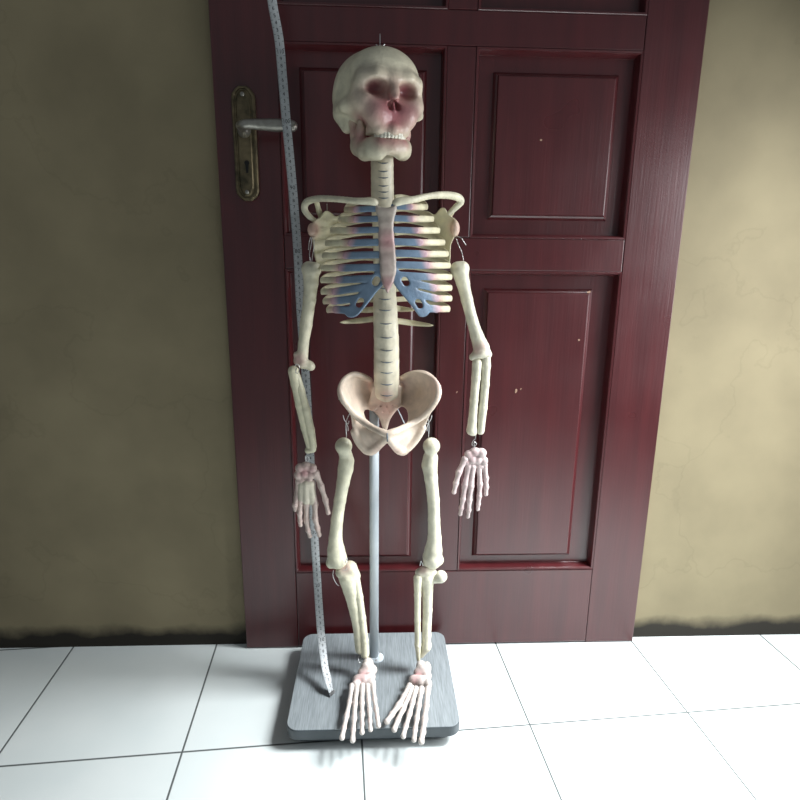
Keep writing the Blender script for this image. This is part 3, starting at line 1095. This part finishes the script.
bone('forearm_bone', [[(297, 376, YA - .004, 3.6), (301, 391, YA - .006, 4.0), (306, 410, YA - .006, 4.4), (310.5, 430, YA - .006, 4.2), (313, 446, YA - .006, 3.8)], [(308, 450.5, YA - .004, 3.3), (313, 449.5, YA - .006, 3.2)]], base=CREAM * [1, 1, .97])

bone('upper_arm_bone', [[(457.5, 269, YA, 7.4), (462, 268.5, YA, 7.4)], [(460, 271, YA, 8.6), (463, 283, YA, 6.6), (467, 300, YA, 5.8), (472, 320, YA, 5.6), (477, 336, YA, 6.4), (481, 347, YA, 8.2)],
                        [(473, 357, YA, 4.0), (481, 352, YA, 7.0), (487, 355, YA, 4.6)], [(486, 349, YA, 3.8), (489, 354, YA, 2.8)]],
     [(476, 350, YA - .012, .011, PK * .85, .7), (485, 345, YA - .012, .008, PK * .85, .6)], base=CREAM * [.98, 1, 1.05])
bone('forearm_bone', [[(477, 363, YA - .002, 5.0), (476, 378, YA - .002, 4.5), (474, 400, YA - .002, 4.2), (472.5, 420, YA - .002, 4.3), (471.5, 430, YA - .002, 5.2)], [(472, 431, YA, 4.8), (473, 432, YA, 4.2)]], base=CREAM * [.98, 1, 1.05])
bone('forearm_bone', [[(486, 356, YA, 4.6), (486, 366, YA, 4.6), (485, 385, YA, 4.3), (483, 408, YA, 4.2), (480.5, 431, YA, 3.9)]], base=CREAM * [.98, 1, 1.05])


# ---- legs
YL = -.128
bone('thigh_bone', [[(343.6, 446, YL, 8.6)], [(344, 450, YL, 6.4), (346, 456, YL + .004, 6.8)], [(346.5, 461, YL + .004, 7.8), (345.5, 469, YL + .004, 7.6), (343, 483, YL, 6.4), (340, 500, YL, 6.0), (337, 520, YL, 6.0), (335.5, 538, YL, 6.6), (336, 550, YL, 8.6), (337, 558, YL, 10)],
                     [(331.5, 563, YL, 5.6), (338, 561, YL - .003, 8.0), (343, 563, YL, 5.0)]], base=CREAM * [.98, 1, 1.0], h=.0012)
bone('shin_bone', [[(342, 572, YL - .004, 6.6), (350, 568, YL - .002, 7), (354, 576, YL - .002, 6.6)], [(348, 577, YL - .002, 9.6), (351, 590, YL - .002, 7.8), (354, 605, YL - .003, 6.2), (357.5, 625, YL - .004, 5.0), (359.5, 650, YL - .006, 4.2)]],
     [(345, 567, YL - .012, .013, PK, .7)], base=CREAM * [.98, 1, 1.0], h=.0012)
bone('shin_bone', [[(356, 580, YL - .004, 4.2), (359, 597, YL - .006, 4.1), (362, 618, YL - .007, 3.9), (364.5, 640, YL - .008, 3.8), (365, 654, YL - .008, 4.4)]], base=CREAM * [.98, 1, 1.0])
bone('thigh_bone', [[(431.5, 446, YL, 8.6)], [(431, 450, YL, 5.8), (430.5, 456, YL + .004, 6.0)], [(430.5, 458, YL + .004, 7.6), (429.5, 465, YL + .004, 7.8), (431, 478, YL, 6.6), (433.5, 500, YL, 6.0), (434, 520, YL, 6.0), (434.5, 538, YL, 6.8), (433.5, 550, YL, 8.6), (432.5, 557, YL, 10)],
                     [(427.5, 564, YL, 4.8), (433, 562, YL - .003, 7.0), (438, 560, YL, 5.8)]], base=CREAM * [.98, 1, 1.04], h=.0012)
bone('shin_bone', [[(420, 573, YL - .002, 5.0), (426, 570, YL - .004, 5.0), (432, 573, YL, 5.0)], [(427, 577, YL, 7.6), (427.5, 590, YL, 5.4), (427.5, 610, YL, 4.8), (426.5, 635, YL - .002, 4.6), (426, 647, YL - .002, 4.8), (421.5, 655.5, YL - .002, 2.6)],
                    [(427, 646, YL - .002, 4.3), (429, 645, YL - .002, 3)]],
     [(421, 568, YL - .010, .012, PK, .8)], base=CREAM * [.98, 1, 1.04], h=.0012)
bone('shin_bone', [[(418, 578, YL - .006, 4.6), (417.6, 595, YL - .006, 3.5), (417.5, 620, YL - .007, 3.1), (417.8, 645, YL - .008, 3.2), (418.5, 660, YL - .008, 1.8)]], base=CREAM * [.98, 1, 1.0])
bone('kneecap', [[(441, 576.5, YL - .004, 6.2)], [(440, 578, YL - .004, 5), (434, 580, YL - .003, 3.6)]], base=CREAM * [1, 1.02, 1.1])

# ---- pelvis
PVP = [W(335, 365, -.19), W(444, 462, -.19), W(386, 365, -.07), W(386, 462, -.07)]
lo, hi = bounds(PVP, .008)
PV = Field(lo, hi, .0012)
sP = PX(W(386, 415, -.14))
left = [(353, 374), (345, 378), (339.5, 386), (339, 394), (342, 401), (348.5, 409.5), (351, 418), (352, 425), (355, 438), (359, 448), (364, 454), (371, 455.5), (377, 452.5), (382, 447), (386.5, 443),
        (387, 436), (386, 430.5), (380, 430), (373, 427.5), (367, 420.5), (364, 412), (368, 409.5), (374, 411), (379, 400), (378, 388), (370, 380), (363, 375)]
right = [(413, 372), (402, 377), (397, 388), (396, 400), (397, 408), (401.5, 406.5), (406, 409), (408, 416), (406.5, 423), (399, 428.5), (389, 430.5),
         (388, 436), (388.5, 443), (391, 447), (395, 452), (402, 456), (408, 453.5), (412, 447), (417, 438), (425, 426), (431, 413), (437, 404), (439.5, 397), (440, 388), (436, 380), (428, 374.5), (421, 372)]
PVX = 386.5
def mirror_ctrl(c): return c
depL = rbf([(354, 374, -.118), (340, 392, -.160), (349, 410, -.165), (374, 388, -.098), (357, 394, -.112), (366, 412, -.120), (352, 425, -.150), (372, 427, -.160), (384, 434, -.188), (386, 442, -.186), (360, 447, -.142), (371, 454, -.148), (376, 400, -.097)])
depR = rbf([(414, 372, -.118), (439, 392, -.160), (432, 410, -.165), (398, 388, -.098), (420, 394, -.110), (404, 409, -.120), (425, 425, -.150), (404, 426, -.160), (391, 434, -.188), (388, 442, -.186), (414, 445, -.142), (402, 454, -.148), (398, 402, -.097)])
PV.plate(sd_poly(left), depL, .0034, sP, rnd=.95)
PV.plate(sd_poly(right), depR, .0034, sP, rnd=.95)
# rims, sacrum, sockets
def prim(pts, rads, k=.003):
    pp = catmull([(a, b, c * 500, d) for (a, b, c), d in zip(pts, rads)], 4)
    P = [W(p[0], p[1], p[2] / 500) for p in pp]
    PV.chain(P, [r * PX(q) for r, q in zip(pp[:, 3], P)], k)
prim([(370, 380, -.104), (361, 375.5, -.112), (353, 374.5, -.120), (345, 379, -.136), (340.5, 388, -.156), (342, 398, -.166), (349, 408, -.166)], [2.6, 2.4, 2.4, 2.4, 2.6, 2.8, 2.6])
prim([(349, 408, -.166), (358, 417, -.158), (368, 425, -.166), (378, 430.5, -.184), (386, 433.5, -.190)], [2.6, 3.2, 3.0, 2.8, 3.2])
prim([(402, 378, -.104), (412, 373.5, -.112), (423, 373, -.122), (432, 378, -.136), (438, 387, -.156), (437.5, 397, -.166), (431, 408, -.166)], [2.6, 2.4, 2.4, 2.4, 2.6, 2.8, 2.6])
prim([(431, 408, -.166), (420, 418, -.156), (408, 425.5, -.166), (397, 430.5, -.184), (389, 433.5, -.190)], [2.6, 3.0, 2.8, 2.8, 3.2])
prim([(354, 432, -.150), (362, 444, -.146), (371, 450, -.150), (381, 443, -.176), (386, 438, -.188)], [3.6, 5.0, 4.8, 3.4, 3.0])
prim([(423, 428, -.150), (413, 441, -.146), (402, 450, -.150), (394, 445, -.176), (388.5, 438, -.188)], [3.4, 4.8, 4.8, 3.4, 3.0])
sac = [(376, 384), (398, 384), (402, 392), (401, 405), (396, 411), (390, 420), (387.5, 429), (385, 430.5), (382.5, 428), (379, 418), (373, 411), (368, 409), (370, 396)]
PV.cone(W(376, 388, -.104), W(397, 388, -.104), .011, .011, .005)
PV.plate(sd_poly(sac), lambda u, v: -.112 + .00035 * (v - 392) * (1 - (v - 392) / 75.) + .0 * u, .0052, sP, k=.004, rnd=.95)
for x, y in ((380.5, 406), (386.5, 407), (392.5, 405.5), (383, 412), (389, 412)):
    PV.ell(W(x, y, -.113), (.0016, .004, .0012), .001, True)
PV.ell(W(372.5, 440, -.1855), (.011, .0115, .008), .005, True)
PV.ell(W(404, 439, -.182), (.010, .0115, .007), .005, True)
V, Fc = PV.mesh()
PB = np.array([.76, .62, .50])
spots = [(W(386, 408, -.11), .022, np.array([.70, .40, .35]), .75), (W(372, 384, -.10), .013, np.array([.70, .42, .37]), .7), (W(401, 384, -.10), .013, np.array([.70, .42, .37]), .7),
         (W(372, 412, -.11), .010, np.array([.72, .45, .38]), .6), (W(380, 448, -.17), .02, np.array([.74, .52, .44]), .6), (W(396, 448, -.17), .018, np.array([.74, .52, .44]), .6),
         (W(418, 392, -.115), .012, np.array([.62, .48, .33]), .5), (W(438, 384, -.15), .02, np.array([.72, .50, .46]), .6), (W(344, 384, -.14), .016, np.array([.70, .62, .52]), .5)]
pelvis = link('pelvis', V, Fc, BONE, sk, cols=paint(V, PB, spots))
sy0 = W(387.3, 437, -.1925)
v, f = tube([W(387.2, 433, -.1945), W(387.4, 437.5, -.1945), W(387.4, 441.5, -.193)], [.0013, .0016, .0012], seg=8)
link('pubic_disc', v, f, DISCM, pelvis)


# ---- hands and feet
def digits(parent, name, lst, h=.0008, base=None, k=.0012):
    for spec in lst:
        P = [W(*p[:3]) for p in spec]
        R = [p[3] * PX(q) for p, q in zip(spec, P)]
        lo, hi = bounds(P, .007)
        B = Field(lo, hi, h)
        for i in range(len(P) - 1):
            a, b_ = P[i], P[i + 1]
            m_ = (a + b_) / 2
            r0, r1 = R[i] * 1.08, R[i + 1] * 1.08
            B.chain([a, a + (b_ - a) * .25, m_, a + (b_ - a) * .75, b_], [r0 * 1.08, r0 * .88, (r0 + r1) * .40, r1 * .88, r1 * 1.08], k)
        V, Fc = B.mesh()
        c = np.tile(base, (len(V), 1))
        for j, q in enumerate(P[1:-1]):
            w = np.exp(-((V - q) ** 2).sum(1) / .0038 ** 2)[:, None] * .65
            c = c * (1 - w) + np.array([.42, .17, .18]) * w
        link(name, V, Fc, BONE, parent, cols=c)


def blocks(name, lst, spots, base, h=.0009, k=.0022):
    P = [W(*p[:3]) for p in lst]
    lo, hi = bounds(P, .014)
    B = Field(lo, hi, h)
    for p, q in zip(lst, P):
        s_ = PX(q)
        B.ell(q, (p[3] * s_ * 1.12, (p[5] if len(p) > 5 else (p[3] + p[4]) / 2) * s_ * 1.1, p[4] * s_ * 1.12), k)
    V, Fc = B.mesh()
    return link(name, V, Fc, BONE, sk, cols=paint(V, base, [(W(a, b_, c), r, col, st) for a, b_, c, r, col, st in spots]))


YH = -.125
HB = np.array([.56, .45, .40]); HP = np.array([.38, .16, .18])
lh = blocks('hand', [(300, 468, YH, 4.5, 4.2, 4), (306, 466, YH, 4.8, 4.0, 4), (312, 468, YH, 4.4, 4.2, 4), (298.5, 475, YH, 4.2, 4.5, 4), (304.5, 474, YH - .001, 4.4, 4.3, 4), (310.5, 475, YH, 4.2, 4.3, 4), (315.5, 474, YH, 3.6, 4.4, 3.6), (302, 481, YH, 4.6, 3.6, 4), (308.5, 481, YH, 4.6, 3.6, 4), (299, 481, YH, 3.5, 3.5, 3.5)],
            [(304, 473, YH - .008, .012, HP, .7), (312, 470, YH - .008, .008, HP, .5)], HB)
digits(lh, 'finger', [
    [(316, 473, YH, 3.2), (321, 486, YH - .004, 2.9), (325.5, 500, YH - .006, 2.6), (328.3, 512.5, YH - .008, 2.2)],
    [(312, 482, YH, 2.9), (315, 504, YH - .003, 2.9), (315, 518, YH - .007, 2.7), (317.5, 528, YH - .006, 2.4), (319.3, 535, YH - .004, 2.1)],
    [(307.5, 482, YH, 3.0), (306.5, 504, YH - .002, 3.0), (306.5, 520, YH - .004, 2.6), (308, 530, YH - .005, 2.3), (310, 536, YH - .004, 2.0)],
    [(303, 482, YH, 2.9), (300.5, 501, YH - .003, 2.8), (299.5, 513, YH - .008, 2.5), (300, 521, YH - .008, 2.2), (300.5, 525, YH - .007, 1.9)],
    [(298.5, 482, YH, 2.8), (296.5, 498, YH - .002, 2.8), (295, 505, YH - .010, 2.5), (295.5, 509.5, YH - .006, 2.1)]], base=HB)
# metacarpal web of the moulded palm
bone('palm', [[(302, 484, YH - .0015, 4.2), (301, 499, YH - .002, 3.8)], [(306.5, 484, YH - .003, 4.6), (306.5, 501, YH - .003, 4.0)], [(310.5, 484, YH - .002, 4.4), (313, 502, YH - .002, 3.8)]], base=np.array([.60, .55, .44]), parent=lh, h=.0009, k=.003)

HB2 = np.array([.62, .50, .49])
YR = -.118
rh = blocks('hand', [(469, 455, YR, 4.6, 4.4, 4), (475, 452, YR, 5.0, 4.2, 4), (481.5, 453, YR, 4.6, 4.6, 4), (466, 461.5, YR, 3.8, 4.0, 4), (472, 460, YR - .001, 4.4, 4.2, 4), (478, 460, YR, 4.2, 4.4, 4), (484, 461, YR, 3.6, 4.4, 3.8), (472, 466, YR, 4.2, 2.8, 3.6), (480, 466, YR, 4.4, 2.8, 3.6)],
            [(474, 456, YR - .008, .010, HP, .4), (468, 462, YR - .008, .006, HP, .35)], HB2)
digits(rh, 'finger', [
    [(465, 459, YR - .002, 3.2), (459, 472, YR - .006, 2.9), (456, 483, YR - .008, 2.6), (454, 492, YR - .009, 2.1)],
    [(468.5, 466, YR - .002, 3.0), (465, 485, YR - .004, 2.8), (463, 499, YR - .006, 2.5), (461.3, 508, YR - .006, 2.2), (460.3, 514, YR - .005, 1.9)],
    [(473, 467, YR - .002, 3.0), (471, 486, YR - .004, 2.9), (469.5, 500, YR - .006, 2.5), (468.8, 510, YR - .006, 2.2), (468, 516.5, YR - .005, 1.8)],
    [(479, 467, YR - .001, 2.9), (480, 484, YR - .003, 2.7), (479.2, 496, YR - .005, 2.4), (478.3, 504, YR - .005, 2.1), (477.8, 509, YR - .004, 1.8)],
    [(484.5, 465, YR, 2.8), (486, 478, YR - .002, 2.5), (486.3, 487, YR - .004, 2.3), (486, 494, YR - .004, 1.9)]], base=HB2)

# feet hang just above the board, toes over its front edge
def fy(py):   # depth profile along a hanging foot
    return float(np.interp(py, [655, 663, 675, 688, 710, 744], [-.140, -.146, -.168, -.198, -.240, -.303]))
FB = np.array([.60, .54, .50]); FP = np.array([.58, .24, .26])
FS = [(-3, 0)]
def B_(x, y, rx, ry, rz=4.5): return (x, y, fy(y), rx, ry, rz)
lf = blocks('foot', [B_(368, 664, 5.0, 5.2, 6), B_(371, 670, 5.6, 5.0, 5), B_(363.5, 673, 5.4, 5.0, 4.5), B_(370, 677, 5, 4.8, 4), B_(358.5, 680, 5.4, 5.0, 4), B_(365, 682, 4.8, 4.6, 4), B_(371, 683, 4.4, 4.6, 3.6), B_(356, 684.5, 4.0, 4.0, 3.2), B_(366, 671, 5.5, 9, 4), B_(363, 680, 8, 6, 3)],
            [(364, 677, fy(677) - .004, .014, FP, .6), (358, 681, fy(681) - .004, .008, FP, .4)], FB, k=.0034)
def D(*pts): return [(x, y, fy(y), r) for x, y, r in pts]
digits(lf, 'toe', [
    D((352, 686, 2.6), (349.5, 702, 2.3), (346.5, 716, 2.5), (344, 728, 2.3), (342, 737.5, 2.5)),
    D((357, 686, 2.8), (355, 704, 2.4), (354.3, 718, 2.5), (353.3, 730, 2.2), (352.7, 740, 2.5)),
    D((362.3, 686, 2.8), (362, 703, 2.3), (362, 714, 2.4), (362, 724, 2.1), (362, 732.5, 2.2)),
    D((367.5, 686, 2.7), (368.5, 700, 2.2), (369.5, 711, 2.3), (370, 721, 2.0), (370.5, 729.5, 2.1)),
    D((373, 685.5, 2.7), (374.5, 699, 2.2), (376, 709, 2.3), (377.3, 717.5, 2.0), (378.5, 725.5, 2.2))], base=FB)
rf = blocks('foot', [B_(421, 666, 4.4, 4.6, 5.5), B_(427, 668, 3.8, 5.6, 5), B_(419, 673, 5.0, 5.0, 4.5), B_(426.5, 676, 4.6, 5.2, 4.2), B_(414.5, 680, 5.2, 4.8, 4), B_(421, 682, 4.8, 5.0, 4), B_(428, 684, 3.8, 5.0, 3.6), B_(423, 673, 6, 8, 4), B_(421, 681, 8, 6, 3)],
            [(418, 676, fy(676) - .004, .012, FP, .6), (415, 681, fy(681) - .004, .008, FP, .5)], FB, k=.0034)
digits(rf, 'toe', [
    D((409.5, 686, 2.8), (403.5, 697, 2.5), (398.5, 706, 3.0), (392, 714.5, 2.6), (387, 721.5, 2.6)),
    D((412, 688, 2.5), (407.5, 699, 2.3), (403.3, 709, 2.5), (398, 720, 2.4), (394.3, 729.5, 2.5)),
    D((416, 689, 2.8), (412.5, 703, 2.4), (409.5, 714, 2.5), (406, 726, 2.3), (403.3, 736, 2.4)),
    D((421.5, 689, 2.8), (418.8, 706, 2.4), (417, 718, 2.5), (415.2, 730, 2.3), (414, 739.5, 2.4)),
    D((428, 689, 2.8), (426.3, 706, 2.6), (424.8, 719, 2.8), (423, 732, 2.7), (421.3, 741.5, 2.8))], base=FB)

# ---- joint wires
WR = .00065
def jw(pts, r=WR): wire('joint_wire', [W(*p) for p in pts], r, WIREM, sk)
jw([(327, 204, -.125), (327, 207, -.118), (327, 210, -.113)])
jw([(312, 236, -.118), (311, 245, -.122), (309.5, 254, -.122), (310.5, 263, -.120)])
jw([(314, 236, -.118), (314, 246, -.122), (312.5, 256, -.122), (311.5, 263, -.120)])
jw([(310.5, 237, -.118), (309, 243, -.121), (308.5, 250, -.121)])
jw([(456, 238, -.118), (459, 246, -.122), (462, 253, -.122), (463.5, 261, -.120)])
jw([(457, 236, -.118), (461, 238, -.122), (464, 242, -.122), (466, 245, -.122)])
jw([(295, 366, -.128), (297, 364, -.130), (299.5, 367, -.130), (298, 373, -.131), (295.5, 372, -.130), (297, 368, -.129)])
jw([(309.5, 451, -.124), (307, 455, -.126), (306, 459, -.126), (308, 462, -.126), (309, 458, -.127), (305.5, 456, -.127), (306, 463, -.126)])
jw([(475, 432, -.120), (475.5, 438, -.122), (473, 441, -.122), (472, 445, -.122), (475, 446, -.123), (476.5, 443.5, -.122), (474, 442.5, -.122), (475, 448, -.120)])
for (a, b_, y0_) in ((345, 1, 414), (430, -1, 414)):
    jw([(a + 5 * b_, y0_ - 1, -.160), (a + 2 * b_, y0_ + 5, -.150), (a + 1 * b_, y0_ + 12, -.138), (a + 1.5 * b_, y0_ + 24, -.128)])
    jw([(a - 2 * b_, y0_ + 1, -.150), (a - .5 * b_, y0_ + 6, -.146), (a + 3 * b_, y0_ + 10, -.142), (a + 4 * b_, y0_ + 7, -.146)])
    jw([(a + 1 * b_, y0_ + 9, -.142), (a + 3 * b_, y0_ + 13, -.140), (a + 3 * b_, y0_ + 17, -.138)])
jw([(338.5, 399, -.164), (342, 401.5, -.167), (345, 404, -.168)])
jw([(345, 563, -.146), (347, 558, -.144), (346.5, 569, -.146), (343, 570, -.146)])
jw([(333.5, 570, -.140), (333, 576, -.138), (336, 583, -.136), (339, 586, -.136)])
jw([(423, 566, -.142), (421, 561, -.140), (420, 566, -.140)])
jw([(359.5, 655, -.135), (358.5, 659, -.140), (360, 664, -.146), (363, 662, -.148)], .0009)
jw([(362, 656, -.135), (361, 661, -.142), (365, 663, -.148)], .0007)
jw([(419, 659, -.136), (420, 662, -.140), (423, 664, -.146)])
# bracket wire from the pole to the sacrum, seen through the pelvis
wire('bracket_wire', [W(396, 406, -.094), W(400, 414, -.093), W(405, 425, -.092)], .0011, POLEM, sk)

# ------------------------------------------------------------------ measuring tape
tape_pts = [(268.5, -40, -.060), (272, 0, -.062), (279, 40, -.063), (282.7, 80, -.0635), (286, 118, -.064), (290, 160, -.066), (293.6, 200, -.068), (297.5, 250, -.070), (300, 300, -.072), (303.5, 350, -.073), (306, 380, -.074),
            (309.5, 440, -.078), (312.5, 500, -.084), (316, 560, -.098), (320, 620, -.120), (322.5, 645, -.136), (325.5, 668, -.156), (329, 682, -.176), (332.5, 692, -.158)]
path = [W(*p) for p in tape_pts]
end = G_ = None
d = ray(332.5, 694.5)
path[-1] = CAM + d * ((BZ1 + .0012 - CAM[2]) / d[2])
path = catmull(path, 10)
tr = root('measuring_tape', tuple(path[-1]))
tag(tr, 'pale grey printed measuring tape hanging down the left of the skeleton to the board', 'tape measure')
nT = len(path)
T = np.gradient(path, axis=0); T /= np.linalg.norm(T, axis=1)[:, None]
arc = np.concatenate([[0], np.cumsum(np.linalg.norm(np.diff(path, axis=0), axis=1))])
TW = .0070
tw_ang = np.interp(arc, [0, arc[-1] * .9, arc[-1] * .955, arc[-1]], [.06, .2, .7, 1.25])
def frame(i_s):
    p = np.array([np.interp(i_s, arc, path[:, q]) for q in range(3)])
    t = np.array([np.interp(i_s, arc, T[:, q]) for q in range(3)]); t /= np.linalg.norm(t)
    a = np.interp(i_s, arc, tw_ang)
    x = np.array([math.cos(a), math.sin(a), 0.]); x -= t * (x @ t); x /= np.linalg.norm(x)
    nrm = np.cross(x, -t); nrm /= np.linalg.norm(nrm)
    if nrm[1] > 0: nrm = -nrm
    return p, x, -t, nrm
v, f = [], []
K = 7
for i in range(nT):
    p, x, upv, nrm = frame(arc[i])
    w = TW * (1 if i > -1 else 1)
    for fs in (1, -1):
        for k in range(K):
            t = (k / (K - 1) * 2 - 1) * fs
            v.append(p + x * t * w - nrm * (.0010 * t * t) * 1 + nrm * .00025 * fs)
M2 = 2 * K
for i in range(nT - 1):
    for k in range(M2):
        j = (k + 1) % M2
        f.append((i * M2 + k, i * M2 + j, (i + 1) * M2 + j, (i + 1) * M2 + k))
f.append(tuple(range(M2))[::-1]); f.append(tuple((nT - 1) * M2 + k for k in range(M2)))
band_v, band_f = v, f
# printed scale: ticks and numbers, zero at the board
Ltot = arc[-1]
SEG = {}
def quad(vs, fs, p, x, upv, nrm, x0, x1, y0, y1):
    n = len(vs)
    for a, b_ in ((x0, y0), (x1, y0), (x1, y1), (x0, y1)):
        t = a / TW
        vs.append(p + x * a + upv * b_ - nrm * .0010 * t * t + nrm * .0005)
    fs.append((n, n + 1, n + 2, n + 3))
font_cache = {}
def glyph(txt):
    if txt in font_cache: return font_cache[txt]
    cu = bpy.data.curves.new('n', 'FONT'); cu.body = txt; cu.size = 1; cu.align_x = 'CENTER'; cu.align_y = 'CENTER'; cu.resolution_u = 2
    o = bpy.data.objects.new('n', cu); CX.objects.link(o)
    bpy.context.view_layer.update()
    me = o.evaluated_get(bpy.context.evaluated_depsgraph_get()).to_mesh()
    r_ = ([tuple(q.co) for q in me.vertices], [tuple(q.vertices) for q in me.polygons])
    bpy.data.objects.remove(o); bpy.data.curves.remove(cu)
    font_cache[txt] = r_
    return r_
bv, bf, rv_, rf_ = [], [], [], []
cm = 1
while cm * .01 < Ltot - .002:
    s0 = Ltot - cm * .01
    p, x, upv, nrm = frame(s0)
    big = cm % 10 == 0
    quad(bv, bf, p, x, upv, nrm, -TW * .97, -TW * (.55), -.0003, .0003)
    quad(bv, bf, p, x, upv, nrm, TW * .6, TW * .97, -.0003, .0003)
    for mm_ in (2, 4, 6, 8):
        p2, x2, u2, n2 = frame(min(s0 + mm_ * .001, Ltot))
        quad(bv, bf, p2, x2, u2, n2, -TW * .97, -TW * .78, -.0002, .0002)
    txt = str(cm) if big else str(cm % 10)
    gv, gf = glyph(txt)
    sz = .0092 if big else .0075
    p, x, upv, nrm = frame(min(s0 + .0045, Ltot))
    tv, tf = (rv_, rf_) if big else (bv, bf)
    n = len(tv)
    for a in gv:
        xx = a[0] * sz * (.82 if big and cm >= 100 else 1)
        tv.append(p + x * xx + upv * a[1] * sz - nrm * .001 * (xx / TW) ** 2 + nrm * .0005)
    tf += [tuple(n + i for i in q) for q in gf]
    cm += 1
nb = len(band_v); n1 = nb + len(bv)
allf = list(band_f) + [tuple(i + nb for i in q) for q in bf] + [tuple(i + n1 for i in q) for q in rf_]
band = link('tape_band', np.array(list(band_v) + list(bv) + list(rv_)), allf, TAPEM, tr, smooth=False)
band.data.materials.append(INK)
band.data.polygons.foreach_set('material_index', [0] * len(band_f) + [1] * (len(bf) + len(rf_)))
v, f = [], []
p, x, upv, nrm = frame(Ltot)
mb = MB()
vs = []
for s_, w in ((0, 1.06), (.006, 1.06)):
    for sg_ in (-1, 1):
        for t in (-1, 1):
            vs.append(p + upv * s_ + x * t * TW * w + nrm * sg_ * .0012)
mb.add(vs, [(0, 1, 3, 2), (4, 6, 7, 5), (0, 4, 5, 1), (2, 3, 7, 6), (0, 2, 6, 4), (1, 5, 7, 3)])
mb.build('end_clip', WIREM, band)
